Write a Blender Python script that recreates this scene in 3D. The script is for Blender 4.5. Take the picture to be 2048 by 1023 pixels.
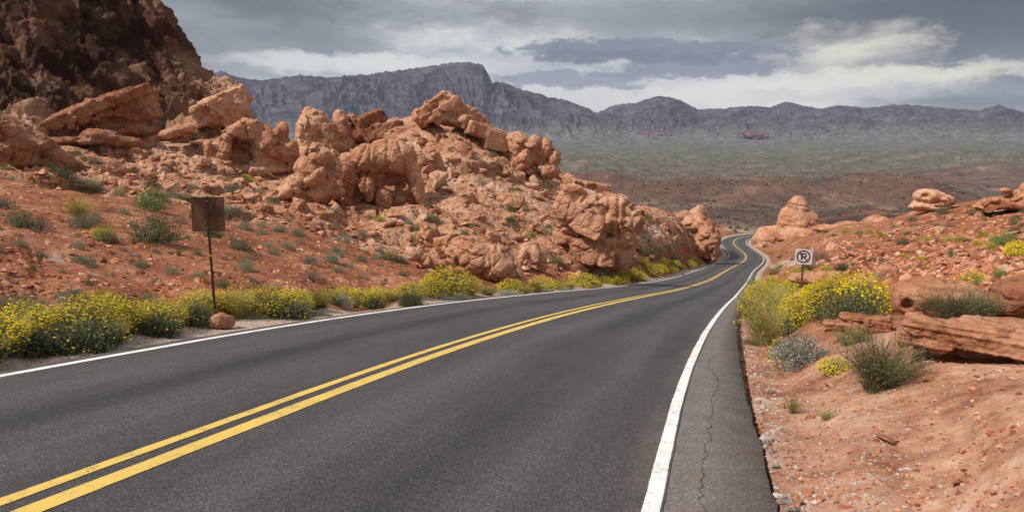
import bpy, math, random
import numpy as np
from mathutils import Vector, Matrix
from mathutils.bvhtree import BVHTree
for o in list(bpy.data.objects): bpy.data.objects.remove(o)
SC = bpy.context.scene
COL = SC.collection
# ------------------------------------------------------------------ camera, sun, exposure
F, CX, CY = 1365.0, 1024.0, 511.5           # photograph: 2048 x 1023, focal length in its pixels
PITCH = math.atan((511.5-300)/F)
cam = bpy.data.cameras.new('camera'); camo = bpy.data.objects.new('camera', cam); COL.objects.link(camo)
cam.sensor_width = 36; cam.lens = 36*F/2048; cam.clip_start = .1; cam.clip_end = 60000
camo.location = (0, 0, 0); camo.rotation_euler = (math.pi/2-PITCH, 0, 0)
SC.camera = camo
SUN_EL, SUN_AZ = math.radians(47), math.radians(-112)     # azimuth from +Y towards +X
sd = Vector((math.sin(SUN_AZ)*math.cos(SUN_EL), math.cos(SUN_AZ)*math.cos(SUN_EL), math.sin(SUN_EL)))
sun = bpy.data.lights.new('sun', 'SUN'); sun.energy = 4.2; sun.angle = math.radians(3.5); sun.color = (1, .95, .87)
suno = bpy.data.objects.new('sun', sun); COL.objects.link(suno)
suno.rotation_euler = sd.to_track_quat('Z', 'Y').to_euler()
SC.view_settings.view_transform = 'Standard'; SC.view_settings.look = 'None'
SC.view_settings.exposure = 0.25; SC.view_settings.gamma = 1
SC.cycles.max_bounces = 6; SC.cycles.diffuse_bounces = 3; SC.cycles.glossy_bounces = 2
SC.cycles.transparent_max_bounces = 4; SC.cycles.volume_bounces = 0

# ------------------------------------------------------------------ shader helper
class NT:
    def __init__(s, tree): s.t = tree; s.t.nodes.clear()
    def n(s, typ, ins=None, **kw):
        nd = s.t.nodes.new(typ)
        for k, v in kw.items(): setattr(nd, k, v)
        for k, v in (ins or {}).items():
            sk = nd.inputs[k]
            if isinstance(v, bpy.types.NodeSocket): s.t.links.new(v, sk)
            else: sk.default_value = (*v, 1) if sk.type == 'RGBA' and len(v) == 3 else v
        return nd
    def m(s, op, a, b=0.0, c=0.0, clamp=False):
        nd = s.n('ShaderNodeMath', {0: a, 1: b, 2: c}, operation=op); nd.use_clamp = clamp
        return nd.outputs[0]
    def noise(s, vec, scale, detail=4, rough=.55, dist=0.0, out=0):
        return s.n('ShaderNodeTexNoise', {'Vector': vec, 'Scale': scale, 'Detail': detail, 'Roughness': rough, 'Distortion': dist}).outputs[out]
    def ramp(s, fac, pts, interp='LINEAR'):
        nd = s.n('ShaderNodeValToRGB', {0: fac}); cr = nd.color_ramp; cr.interpolation = interp
        while len(cr.elements) < len(pts): cr.elements.new(.5)
        for e, (p, c) in zip(cr.elements, pts):
            e.position = p; e.color = (c, c, c, 1) if isinstance(c, (int, float)) else (*c, 1)
        return nd.outputs[0]
    def mix(s, f, a, b, mode='MIX'):
        nd = s.n('ShaderNodeMix', data_type='RGBA', blend_type=mode)
        for i, v in ((0, f), (6, a), (7, b)):
            if isinstance(v, bpy.types.NodeSocket): s.t.links.new(v, nd.inputs[i])
            elif i == 0: nd.inputs[0].default_value = v
            else: nd.inputs[i].default_value = (*v, 1) if len(v) == 3 else v
        return nd.outputs[2]
    def sst(s, x, a, b):
        nd = s.n('ShaderNodeMapRange', {0: x, 1: a, 2: b, 3: 0.0, 4: 1.0}, interpolation_type='SMOOTHSTEP'); return nd.outputs[0]
    def vmul(s, v, sc):
        return s.n('ShaderNodeVectorMath', {0: v, 1: sc}, operation='MULTIPLY').outputs[0]
def px2ae(px, py):
    x, u = (px-CX)/F, (CY-py)/F
    X, Y, Z = x, math.cos(PITCH)+u*math.sin(PITCH), -math.sin(PITCH)+u*math.cos(PITCH)
    return math.atan2(X, Y), math.atan2(Z, math.hypot(X, Y))

# ------------------------------------------------------------------ sky: Nishita behind a broken overcast deck
W = bpy.data.worlds.new('World'); SC.world = W; W.use_nodes = True
t = NT(W.node_tree)
sky = t.n('ShaderNodeTexSky', sky_type='NISHITA', sun_disc=False, sun_elevation=SUN_EL, sun_rotation=SUN_AZ % (2*math.pi)).outputs[0]
dirv = t.n('ShaderNodeTexCoord').outputs['Generated']
sp = t.n('ShaderNodeSeparateXYZ', {0: dirv}).outputs
az = t.m('ARCTAN2', sp[0], sp[1]); el = t.m('ARCSINE', sp[2])
ae = t.n('ShaderNodeCombineXYZ', {0: az, 1: el, 2: 0.0}).outputs[0]
# plane-projected coordinates for the high streaks
den = t.m('ADD', t.m('MAXIMUM', sp[2], 0.0), .10)
pl = t.n('ShaderNodeCombineXYZ', {0: t.m('DIVIDE', sp[0], den), 1: t.m('DIVIDE', sp[1], den), 2: 0.0}).outputs[0]
n1 = t.noise(t.vmul(pl, (.50, .55, 1)), 1.0, 4, .5)
n2 = t.noise(t.vmul(ae, (5.5, 17.0, 1)), 1.0, 6, .56, .2)
n3 = t.noise(t.vmul(ae, (22.0, 70.0, 1)), 1.0, 5, .6, .3)
n4 = t.noise(t.vmul(ae, (26.0, 62.0, 1)), 1.0, 7, .62, .4)
wx = t.m('SUBTRACT', t.noise(t.vmul(ae, (14, 30, 1)), 1.0, 5, .62), .5)
wy = t.m('SUBTRACT', t.noise(t.vmul(ae, (16, 34, 3)), 1.3, 5, .62), .5)
azw = t.m('MULTIPLY_ADD', wx, .16, az); elw = t.m('MULTIPLY_ADD', wy, .045, el)
def blob(px, py, hx, hy, soft=.5, warp=1.0, tilt=0.0, erode=0.0):
    a0, e0 = px2ae(px, py)
    A = azw if warp else az; E_ = elw if warp else el
    da = t.m('MULTIPLY', t.m('SUBTRACT', A, a0), F/hx); de = t.m('SUBTRACT', E_, e0)
    if tilt: de = t.m('MULTIPLY_ADD', t.m('SUBTRACT', A, a0), tilt, de)
    de = t.m('MULTIPLY', de, F/hy)
    q = t.m('ADD', t.m('MULTIPLY', da, da), t.m('MULTIPLY', de, de))
    if erode: q = t.m('MULTIPLY_ADD', t.m('SUBTRACT', n4, .5), erode, q)
    return t.sst(q, 1+soft, max(0.0, 1-soft*1.4))
bright = t.sst(el, .30, .02)
v = t.m('ADD', t.m('MULTIPLY', n1, .75), t.m('MULTIPLY', n2, .70))
deck = t.ramp(t.m('MULTIPLY', v, .69), [(.33, (.14, .16, .18)), (.43, (.27, .295, .315)), (.52, (.47, .49, .49)), (.62, (.62, .63, .615)), (.76, (.76, .76, .735))])
c = t.mix(t.m('MULTIPLY', t.sst(el, .10, .0), .42), deck, (.74, .735, .70))
def lay(c, b, col, op, tex=None):
    f = t.m('MULTIPLY', b, op)
    if tex is not None: f = t.m('MULTIPLY', f, tex)
    return t.mix(f, c, col)
soft3 = t.sst(n3, .25, .62)
soft2 = t.sst(n2, .30, .60)
c = lay(c, blob(330, 20, 330, 120, .9), (.060, .066, .066), .85, soft2)
c = lay(c, blob(760, 20, 330, 34, .9), (.12, .128, .128), .65, soft2)
c = lay(c, blob(560, 82, 210, 30, .8), (.20, .215, .235), .6, soft2)
c = lay(c, blob(500, 142, 100, 12, .8), (.28, .30, .31), .65)
c = lay(c, blob(1000, 80, 200, 36, .9), (.78, .77, .73), .7, soft2)
c = lay(c, blob(730, 128, 250, 18, .9), (.76, .76, .71), .75)
c = lay(c, blob(1330, 184, 330, 50, 1.0), (.72, .71, .66), .66)
c = lay(c, blob(1560, 188, 260, 24, .95), (.86, .83, .72), .6)
c = lay(c, blob(1300, 30, 420, 36, .9), (.14, .145, .158), .7, soft2)
c = lay(c, blob(1990, 40, 400, 84, .85), (.045, .050, .054), .94)
c = lay(c, blob(2010, 190, 210, 46, .9), (.065, .075, .084), .85)
c = lay(c, blob(1700, 92, 120, 36, .9), (.80, .76, .62), .85, soft2)
c = lay(c, blob(1830, 146, 190, 14, .9), (.80, .75, .58), .82)
c = lay(c, blob(1660, 175, 200, 22, .9), (.78, .74, .63), .7)
c = lay(c, blob(1740, 188, 230, 14, .9), (.40, .42, .42), .45)
c = lay(c, blob(1290, 104, 262, 24, .30, tilt=.03, erode=2.6), (.155, .18, .225), .92)
c = lay(c, blob(1280, 112, 210, 12, .5, tilt=.03, erode=2.0), (.105, .12, .155), .6)
c = lay(c, blob(1370, 138, 165, 17, .35, erode=2.4), (.17, .195, .235), .9)
c = lay(c, blob(1120, 158, 165, 15, .35, erode=2.6), (.21, .235, .28), .88)
c = lay(c, blob(1215, 172, 80, 8, .6), (.19, .21, .245), .75)
c = lay(c, blob(1330, 75, 60, 12, .7), (.26, .28, .32), .6, soft3)
c = lay(c, blob(1500, 76, 60, 7, .7), (.24, .26, .29), .6)
c = lay(c, blob(676, 42, 14, 3, .7), (.12, .13, .13), .6)
zen = t.sst(el, .26, .75)
c = t.mix(zen, c, (.36, .37, .41))
below = t.sst(el, -.01, -.06)
c = t.mix(below, c, (.16, .12, .10))
c10 = t.mix(1.0, c, (10, 10, 10), 'MULTIPLY')
fin = t.mix(.94, sky, c10)
bg = t.n('ShaderNodeBackground', {'Color': fin, 'Strength': .1})
t.n('ShaderNodeOutputWorld', {0: bg.outputs[0]})

# ------------------------------------------------------------------ numpy noise
rs = np.random.RandomState(7)
_P = rs.permutation(256).astype(np.int32); _P = np.concatenate([_P, _P, _P])
_G = rs.normal(size=(256, 3)); _G = (_G/np.linalg.norm(_G, axis=1)[:, None]).astype(np.float32)
_R = rs.rand(256, 8).astype(np.float32)
def _hash(i, j, k): return _P[_P[_P[i & 255]+(j & 255)]+(k & 255)]
def perlin(p):
    p = np.asarray(p, np.float32); i0 = np.floor(p).astype(np.int32); f = p-i0
    u = f*f*f*(f*(f*6-15)+10); r = 0
    for dx in (0, 1):
        wx_ = u[:, 0] if dx else 1-u[:, 0]
        for dy in (0, 1):
            wy_ = u[:, 1] if dy else 1-u[:, 1]
            for dz in (0, 1):
                wz_ = u[:, 2] if dz else 1-u[:, 2]
                g = _G[_hash(i0[:, 0]+dx, i0[:, 1]+dy, i0[:, 2]+dz)]
                r = r+wx_*wy_*wz_*(g[:, 0]*(f[:, 0]-dx)+g[:, 1]*(f[:, 1]-dy)+g[:, 2]*(f[:, 2]-dz))
    return r*1.6
def fbm(p, oct=4, gain=.5, ridged=False):
    a, s, tot = 1.0, 0.0, 0.0; p = np.asarray(p, np.float32)
    for o in range(oct):
        v = perlin(p+17.3*o)
        if ridged: v = 1-2*np.abs(v)
        s = s+a*v; tot += a; a *= gain; p = p*2.03
    return s/tot
def worley(p, jit=.95):
    p = np.asarray(p, np.float32); i0 = np.floor(p).astype(np.int32)
    n = len(p); f1 = np.full(n, 9., np.float32); f2 = f1.copy(); idx = np.zeros(n, np.int32); off = np.zeros((n, 3), np.float32)
    for dx in (-1, 0, 1):
        for dy in (-1, 0, 1):
            for dz in (-1, 0, 1):
                c0, c1, c2 = i0[:, 0]+dx, i0[:, 1]+dy, i0[:, 2]+dz
                h = _hash(c0, c1, c2); r = _R[h]
                q = np.stack([p[:, 0]-(c0+.5+jit*(r[:, 0]-.5)), p[:, 1]-(c1+.5+jit*(r[:, 1]-.5)), p[:, 2]-(c2+.5+jit*(r[:, 2]-.5))], 1)
                d = np.sqrt((q*q).sum(1)); b = d < f1
                f2 = np.where(b, f1, np.minimum(f2, d)); f1 = np.where(b, d, f1); idx = np.where(b, h, idx); off[b] = q[b]
    return f1, f2, idx, off
def terr(p):
    q = fbm(p*np.array([.55, .8, .8])+41, 2, .4)*2.6; f = q-np.floor(q); return (np.floor(q)+sstep(.0, .22, f))*.8-q*.5
def wob3(p): return np.stack([fbm(p*1.5+3, 2), fbm(p*1.5+7, 2), fbm(p*1.5+11, 2)], 1)*.25
def sstep(a, b, x):
    u = np.clip((x-a)/(b-a), 0, 1); return u*u*(3-2*u)
def blocks(p, scale, tilt=.6, crack=.16):
    """blocky jointed-rock displacement, about -1..1"""
    f1, f2, h, off = worley(p/scale)
    r = _R[h]; tl = (r[:, 4:7]-.5)*2*tilt
    d = (r[:, 3]-.5)*1.2+(off*tl).sum(1)-.35*f1*f1
    k = sstep(0, crack, f2-f1)
    return d*k-.75*(1-k)

# ------------------------------------------------------------------ mesh helpers
def new_mesh(name, v, f, smooth=True):
    """v (n,3), f (m,k) int array or list of arrays of one size"""
    me = bpy.data.meshes.new(name); v = np.asarray(v, np.float32); f = np.asarray(f, np.int32)
    k = f.shape[1]
    me.vertices.add(len(v)); me.vertices.foreach_set('co', v.ravel())
    me.loops.add(f.size); me.loops.foreach_set('vertex_index', f.ravel())
    me.polygons.add(len(f)); me.polygons.foreach_set('loop_start', np.arange(0, f.size, k, dtype=np.int32))
    me.polygons.foreach_set('use_smooth', np.full(len(f), smooth))
    me.update(calc_edges=True); return me
def link(name, me, mat=None, parent=None):
    o = bpy.data.objects.new(name, me); COL.objects.link(o)
    if mat is not None and not me.materials: me.materials.append(mat)
    if parent is not None: o.parent = parent
    return o
def attr(me, name, arr):
    a = me.attributes.new(name, 'FLOAT_COLOR', 'POINT'); b = np.ones((len(me.vertices), 4), np.float32)
    b[:, :arr.shape[1]] = arr; a.data.foreach_set('color', b.ravel())
def struct(o): o['kind'] = 'structure'; return o
def tag(o, label, cat, group=None, kind=None):
    o['label'] = label; o['category'] = cat
    if group: o['group'] = group
    if kind: o['kind'] = kind
    return o
def empty(name, loc, rz=0):
    o = bpy.data.objects.new(name, None); COL.objects.link(o); o.location = loc; o.rotation_euler = (0, 0, rz); o.empty_display_size = .2
    return o
def raydir(px, py):
    px = np.asarray(px, float); py = np.asarray(py, float)
    x, u = (px-CX)/F, (CY-py)/F
    return np.stack([x, math.cos(PITCH)+u*math.sin(PITCH), -math.sin(PITCH)+u*math.cos(PITCH)], -1)
def P(px, py, r):
    """world point seen at (px,py) of the photograph, r metres of horizontal range away"""
    d = raydir(px, py); return d*(np.asarray(r)/np.hypot(d[..., 0], d[..., 1]))[..., None]
def project(p):
    x, y, z = p[..., 0], p[..., 1], p[..., 2]; c_, s_ = math.cos(PITCH), math.sin(PITCH)
    d = np.maximum(y*c_-z*s_, 1e-3); u = y*s_+z*c_
    return CX+F*x/d, CY-F*u/d

# ------------------------------------------------------------------ road centreline (x, y, z) every 6 m
ROADC = np.array([(-2.98,3.92,-2.13),(-1.24,9.66,-2.95),(0.66,15.35,-3.86),(2.65,21.01,-4.84),(4.67,26.66,-5.86),(6.73,32.30,-6.89),(8.79,37.93,-7.93),(10.84,43.57,-8.94),(12.89,49.21,-9.93),(14.97,54.84,-10.89),(17.07,60.46,-11.82),(19.18,66.08,-12.73),(21.29,71.69,-13.60),(23.39,77.31,-14.44),(25.48,82.94,-15.25),(27.58,88.56,-16.04),(29.70,94.17,-16.82),(31.86,99.77,-17.59),(34.06,105.35,-18.34),(36.31,110.91,-19.07),(38.60,116.46,-19.78),(40.92,121.99,-20.47),(43.25,127.52,-21.13),(45.55,133.06,-21.76),(47.80,138.62,-22.37),(49.96,144.22,-22.95),(52.00,149.86,-23.50),(53.89,155.56,-24.02),(55.62,161.30,-24.52),(57.21,167.09,-25.00),(58.70,172.90,-25.46),(60.12,178.73,-25.89),(61.53,184.56,-26.31),(62.98,190.38,-26.71),(64.51,196.19,-27.10),(66.16,201.96,-27.47),(67.96,207.68,-27.83),(69.97,213.33,-28.18),(72.23,218.89,-28.53),(74.77,224.32,-28.87),(77.63,229.60,-29.21),(80.81,234.69,-29.55),(84.31,239.56,-29.89),(88.12,244.19,-30.22),(92.24,248.55,-30.56)])
a_, b_ = ROADC[0], ROADC[1]
pre = [a_+(a_-b_)*k*np.array([1, 1, .93]) for k in (5, 4, 3, 2, 1)]
post = []; p_ = ROADC[-1]; th_ = math.atan2(*(ROADC[-1]-ROADC[-2])[:2])
for k in range(10):
    th_ += .10; p_ = p_+np.array([6*math.sin(th_), 6*math.cos(th_), -.36]); post.append(p_)
CTRL = np.vstack([pre, ROADC, post]); SKN = -14-30+6*np.arange(len(CTRL))
def catmull(S):
    S = np.asarray(S, float); q = (S-SKN[0])/6; i = np.clip(q.astype(int), 1, len(CTRL)-3); u = (q-i)[:, None]
    p0, p1, p2, p3 = CTRL[i-1], CTRL[i], CTRL[i+1], CTRL[i+2]
    return .5*(2*p1+(p2-p0)*u+(2*p0-5*p1+4*p2-p3)*u*u+(3*p1-p0-3*p2+p3)*u**3)
S0, S1 = SKN[1]+.1, SKN[-3]
SS = np.concatenate([np.arange(S0, 30, .25), np.arange(30, S1, .5)])
RC = catmull(SS); tg = catmull(SS+.05)-catmull(SS-.05); tg[:, 2] = 0; tg /= np.linalg.norm(tg, axis=1)[:, None]
RN = np.stack([tg[:, 1], -tg[:, 0], 0*tg[:, 0]], 1)       # to the right of travel
HW = 3.65
def road_near(xy):
    """signed lateral distance, road height and s of the nearest centreline point"""
    lat = np.full(len(xy), 1e3); z = np.zeros(len(xy)); s = np.zeros(len(xy)); best = np.full(len(xy), 1e9)
    st = 6
    for k in range(0, len(SS), st):
        d = (xy[:, 0]-RC[k, 0])**2+(xy[:, 1]-RC[k, 1])**2; b = d < best; best[b] = d[b]; s[b] = k
    k0 = s.astype(int)
    best[:] = 1e9; kk = k0.copy()
    for dk in range(-st, st+1):
        k = np.clip(k0+dk, 0, len(SS)-1); d = (xy[:, 0]-RC[k, 0])**2+(xy[:, 1]-RC[k, 1])**2; b = d < best; best[b] = d[b]; kk[b] = k[b]
    dv = xy-RC[kk, :2]; lat = (dv*RN[kk, :2]).sum(1); al = (dv*tg[kk, :2]).sum(1)
    far = np.abs(al) > 3
    lat = np.where(far, np.sign(lat)*np.sqrt(best), lat)
    gz = np.gradient(RC[:, 2], SS)
    return lat, RC[kk, 2]+np.clip(al, -1, 1)*gz[kk], SS[kk]

# ------------------------------------------------------------------ terrain: surveyed points (photo column, row, metres) joined by a smooth surface
A = []
def colm(px, *rows): A.extend((px, a, b) for a, b in rows)
colm(-500, (700,9), (560,15), (400,30), (290,60), (230,75), (0,92), (-200,105), (-300,130), (400, 200))
colm(-250, (780,7.8), (630,11.5), (500,16), (380,30), (290,58), (235,72), (40,90), (-150,104), (-300,125), (300,170))
colm(0, (700,9.5), (610,13), (500,17), (440,22), (380,32), (330,45), (290,60), (245,72), (100,88), (-50,98), (-200,110), (-260,130), (200,160))
colm(150, (690,10), (590,14), (500,19), (440,25), (380,34), (330,48), (290,64), (268,75), (170,86), (50,96), (-60,105), (-150,122), (200,150))
colm(300, (655,12), (590,15.5), (500,21), (440,28), (400,36), (350,50), (310,65), (275,80), (235,87), (130,96), (40,103), (-20,110), (120,128), (300,160))
colm(350, (250,86), (150,96), (75,104), (190,124))
colm(410, (262,85), (205,93), (142,102), (240,120), (330,160))
colm(430, (600,15.5), (500,23), (440,32), (400,42), (350,56), (310,70))
colm(470, (272,84), (228,91), (182,98), (280,116))
colm(505, (287,84), (268,92), (310,112))
colm(550, (622,15), (580,17.5), (500,26), (440,36), (400,46), (350,60), (312,72), (288,82), (320,104))
colm(620, (300,72), (280,80), (320,104))
colm(700, (610,19), (580,21), (500,31), (440,41), (410,50), (350,62), (305,70), (270,77), (254,83), (310,104))
colm(780, (600,21), (560,24), (500,34), (440,44), (412,52), (345,62), (292,68), (258,75), (238,82), (300,106))
colm(880, (570,25), (540,29), (500,36), (450,44), (400,53), (330,62), (270,69), (232,76), (200,83), (292,112))
colm(950, (560,28), (540,31), (500,37), (450,45), (400,54), (330,63), (272,72), (226,82), (300,114))
colm(1020, (575,30), (550,33), (500,41), (450,49), (400,57), (340,66), (278,82), (322,114))
colm(1100, (570,34), (540,39), (500,45), (450,53), (400,62), (355,74), (328,84), (352,92), (362,122))
colm(1160, (565,39), (540,43), (500,49), (450,57), (410,66), (378,82), (362,90), (397,127))
colm(1230, (558,46), (545,50), (510,57), (470,65), (432,77), (402,95), (422,132))
colm(1300, (548,59), (535,64), (490,80), (450,94), (421,111), (442,152))
colm(1360, (535,86), (522,92), (482,106), (450,119), (433,132), (452,172))
colm(1420, (520,126), (500,133), (470,141), (447,147), (457,182))
colm(1452, (462,255), (468,235))
colm(1700, (1000,4.3), (850,5.9), (640,13), (540,35), (510,55), (450,140), (490,190))
colm(2000, (1000,4.22), (850,5.85), (720,9.0), (640,12.6), (570,18.5), (500,38), (440,68), (394,92), (440,140))
colm(1620, (720,9.5), (600,18), (560,30))
colm(1850, (700,9.4), (650,11.5), (605,15.5), (540,32), (490,58), (415,105), (460,150))
colm(1600, (530,60), (510,100), (470,205))
colm(1560, (502,150), (487,190))
colm(1640, (480,110), (466,150), (500,195))
colm(1780, (770,8.0), (545,33), (495,58), (440,115), (480,165))
colm(2250, (360,90), (500,38), (700,9.6), (1000,4.15), (420,140))
colm(2500, (330,85), (480,36), (700,9.8), (1000,4.15))
for px in (-500, -150, 150, 450, 750, 1050, 1350, 1650, 1950, 2250, 2550):
    for r, z in ((300,-36), (420,-43), (700,-56), (1200,-61), (2000,-51), (3000,-11), (4200,37), (6500,70)):
        d = raydir(px, 300); d = d/np.hypot(d[0], d[1])*r; A.append((d[0], d[1], z, 'w'))
anch = []
for e in A:
    if len(e) == 4: anch.append(e[:3])
    else: anch.append(tuple(P(e[0], e[1], e[2])))
for k in range(0, len(SS), 14):
    if math.hypot(RC[k, 0], RC[k, 1]) > 2.2 and RC[k, 1] > .5:
        for o, dz in ((-5.0, -.10), (5.0, -.10)):
            q = RC[k]+RN[k]*o
            if q[1] > .6: anch.append((q[0], q[1], q[2]+dz))
anch += [(2.2, .5, -1.62), (4, 1, -1.5), (6, 3, -1.75), (-1, .4, -1.6)]
anch = np.array(anch); AZS = 6.0
def azr(p): return np.stack([np.arctan2(p[:, 0], p[:, 1])*AZS, np.log(np.hypot(p[:, 0], p[:, 1]))], 1)
ac = azr(anch); aT = anch[:, 2]/np.hypot(anch[:, 0], anch[:, 1])
def kern(d2): return np.sqrt(d2+.02)
D2 = ((ac[:, None]-ac[None])**2).sum(2); n_ = len(ac)
M = np.zeros((n_+3, n_+3)); M[:n_, :n_] = kern(D2)-1e-3*np.eye(n_); M[:n_, n_] = 1; M[:n_, n_+1:] = ac; M[n_:, :n_] = M[:n_, n_:].T
wt = np.linalg.solve(M, np.concatenate([aT, [0, 0, 0]]))
GA = np.linspace(-1.12, 1.12, 420); GR = np.linspace(math.log(.3), math.log(7000), 520)
gx, gy = np.meshgrid(GA*AZS, GR, indexing='ij'); gp = np.stack([gx.ravel(), gy.ravel()], 1)
TG = np.zeros(len(gp))
for k in range(0, len(gp), 20000):
    q = gp[k:k+20000]; d2 = ((q[:, None]-ac[None])**2).sum(2); TG[k:k+20000] = kern(d2)@wt[:n_]+wt[n_]+q@wt[n_+1:]
TG = TG.reshape(gx.shape)
def T_at(a, lr):
    u = (a-GA[0])/(GA[1]-GA[0]); v_ = (lr-GR[0])/(GR[1]-GR[0])
    i = np.clip(u.astype(int), 0, len(GA)-2); j = np.clip(v_.astype(int), 0, len(GR)-2); fu = np.clip(u-i, 0, 1); fv = np.clip(v_-j, 0, 1)
    return TG[i, j]*(1-fu)*(1-fv)+TG[i+1, j]*fu*(1-fv)+TG[i, j+1]*(1-fu)*fv+TG[i+1, j+1]*fu*fv
azs = np.concatenate([np.linspace(-1.1, -.72, 26)[:-1], np.arange(-.72, .72, .00115), np.linspace(.72, 1.1, 26)])
r1 = np.concatenate([np.linspace(.4, 1.75, 10), 1.8*1.006**np.arange(0, int(math.log(14/1.8)/math.log(1.006))), 14.05*1.009**np.arange(0, int(math.log(24/14.05)/math.log(1.009)))]); r2 = np.arange(24.05, 150, .20); r3 = np.arange(150, 262, .6); r4 = 262*1.011**np.arange(0, int(math.log(6400/262)/math.log(1.011)))
rsq = np.concatenate([r1, r2, r3, r4]); NA, NR = len(azs), len(rsq)
AZ, RR = np.meshgrid(azs, rsq, indexing='ij'); AZ = AZ.ravel(); RR = RR.ravel()
X = RR*np.sin(AZ); Y = RR*np.cos(AZ); 
def cubw(x, g):
    u = (x-g[0])/(g[1]-g[0]); i = np.clip(u.astype(int), 1, len(g)-3); f = np.clip(u-i, -1, 2); w = np.zeros((len(x), len(g))); k = np.arange(len(x))
    w[k, i-1] = -.5*f+f*f-.5*f**3; w[k, i] = 1-2.5*f*f+1.5*f**3; w[k, i+1] = .5*f+2*f*f-1.5*f**3; w[k, i+2] = -.5*f*f+.5*f**3; return w
Zb = RR*(cubw(azs, GA)@TG@cubw(np.log(rsq), GR).T).ravel()
PX, PY = project(np.stack([X, Y, Zb], 1))
xy = np.stack([X, Y], 1)
nearr = RR < 320
lat = np.full(len(X), 99.0); rz = np.zeros(len(X)); rsv = np.zeros(len(X))
lat[nearr], rz[nearr], rsv[nearr] = road_near(xy[nearr])
al_ = np.abs(lat)
# hollows and low hills of the valley
def hill(px, py, r, hgt, wa, wr):
    q = P(px, py, r); a0 = math.atan2(q[0], q[1])
    return hgt*np.exp(-((AZ-a0)*r/wa)**2-((RR-r)/wr)**2)
far = RR > 240
P3 = np.stack([X, Y, Zb], 1).astype(np.float32)
fz = np.zeros(len(X))
fz[far] = fbm(P3[far]*np.array([1/170, 1/170, 0]), 5, .5, True)*sstep(260, 700, RR[far])*np.where(RR[far] < 1800, 9, 14)*(1-.6*sstep(2500, 4000, RR[far]))
fz2 = np.zeros(len(X)); fz2[far] = fbm(P3[far]*np.array([1/42, 1/60, 0]), 5, .6, True)*np.interp(RR[far], [260, 420, 1500, 4000], [.6, 2.2, 5.0, 5.0])
Zb = Zb+fz+fz2
for h in ((1560, 380, 620, 14, 70, 60), (1480, 385, 820, 22, 150, 90), (1290, 385, 700, 12, 120, 60), (1750, 380, 700, 26, 70, 70), (1830, 390, 620, 12, 60, 50), (1180, 350, 1000, 24, 110, 80),
          (1180, 315, 1700, 34, 130, 90), (1370, 430, 380, 5, 40, 25), (1720, 425, 430, 9, 50, 40), (1850, 300, 2400, 30, 300, 120), (1980, 320, 1600, 30, 120, 120)): Zb = Zb+hill(*h)*far
# weights
def interp_row(px, pts): return np.interp(px, [a for a, b in pts], [b for a, b in pts])
leftside = (lat < -4.5) & (RR > 9) & (RR < 165)
bnd = interp_row(PX, [(0,335), (120,372), (300,378), (400,405), (520,440), (620,452), (760,500), (850,505), (880,545), (960,560), (1100,556), (1240,545), (1330,528), (1430,510)])
wob = np.zeros(len(X)); wob[leftside] = fbm(P3[leftside]/5.0, 3)*26
rock = np.where(leftside, sstep(22, -12, PY-bnd+wob), 0.0)*sstep(5.0, 9.0, al_)
rock = rock*np.where(RR > 165, 0, 1)
cl_row = interp_row(PX, [(-300,246), (0,246), (150,268), (300,266), (420,258), (500,268), (520,262)])
cliff = np.where(leftside & (RR > 70) & (PX < 520), sstep(6, -10, PY-cl_row), 0.0)
rside = (lat > 4.5) & (RR > 12) & (RR < 230)
nz = np.zeros(len(X)); nz[rside] = fbm(P3[rside]/9.0+31, 3)
rockr = np.where(rside, sstep(.02, .30, nz+np.where(RR > 60, .10, -.05)), 0.0)*sstep(5, 8, al_)
rockw = np.maximum(rock, rockr*.5)
# displacement along the base normal
Zg = Zb.reshape(NA, NR); XYZ = np.stack([X, Y, Zb], 1).reshape(NA, NR, 3)
du = np.gradient(XYZ, axis=0); dv = np.gradient(XYZ, axis=1); nrm = np.cross(dv, du).reshape(-1, 3); nrm /= np.linalg.norm(nrm, axis=1)[:, None]+1e-9
nrm[nrm[:, 2] < 0] *= -1
disp = np.zeros(len(X), np.float32)
i = np.where(rockw > .02)[0]; p = np.stack([X, Y, Zb], 1)[i].astype(np.float32)
i_c = cliff[i] > .3
warp = np.stack([fbm(p/4+5, 2), fbm(p/4+9, 2), fbm(p/4+13, 2)], 1)
dca, dsa = math.cos(math.radians(28)), math.sin(math.radians(28))
pw = np.stack([(p[:, 0]*dca-p[:, 2]*dsa)/1.7, p[:, 1]*.8, p[:, 0]*dsa+p[:, 2]*dca], 1)+warp*.9
b1 = blocks(pw, 4.4, .95, .10); b2 = blocks(pw+40, 1.7, .9, .14); b3 = blocks(p+80, .75, .8, .22)
st = p@np.array([.32, .10, .94], np.float32); strata = np.abs(perlin(np.stack([st*1.1, st*0+p[:, 0]*.05, p[:, 1]*.05], 1)))
zone = sstep(-.25, .35, fbm(p/11+70, 3))
big = np.where(RR[i] > 30, 1.0, .45)*np.where(X[i] > 0, np.where(lat[i] > 0, .45, 1.0), 1.0)
sm = sstep(18, 40, RR[i])
d_ = (1.35*b1*(.4+.6*zone)*sm+.50*b2*(.35+.65*zone)+.13*b3*(1-.6*zone)+.22*(strata-.3)*zone+.30*fbm(p/3.2, 3)+.05*fbm(p/.8, 2))*big
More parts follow.
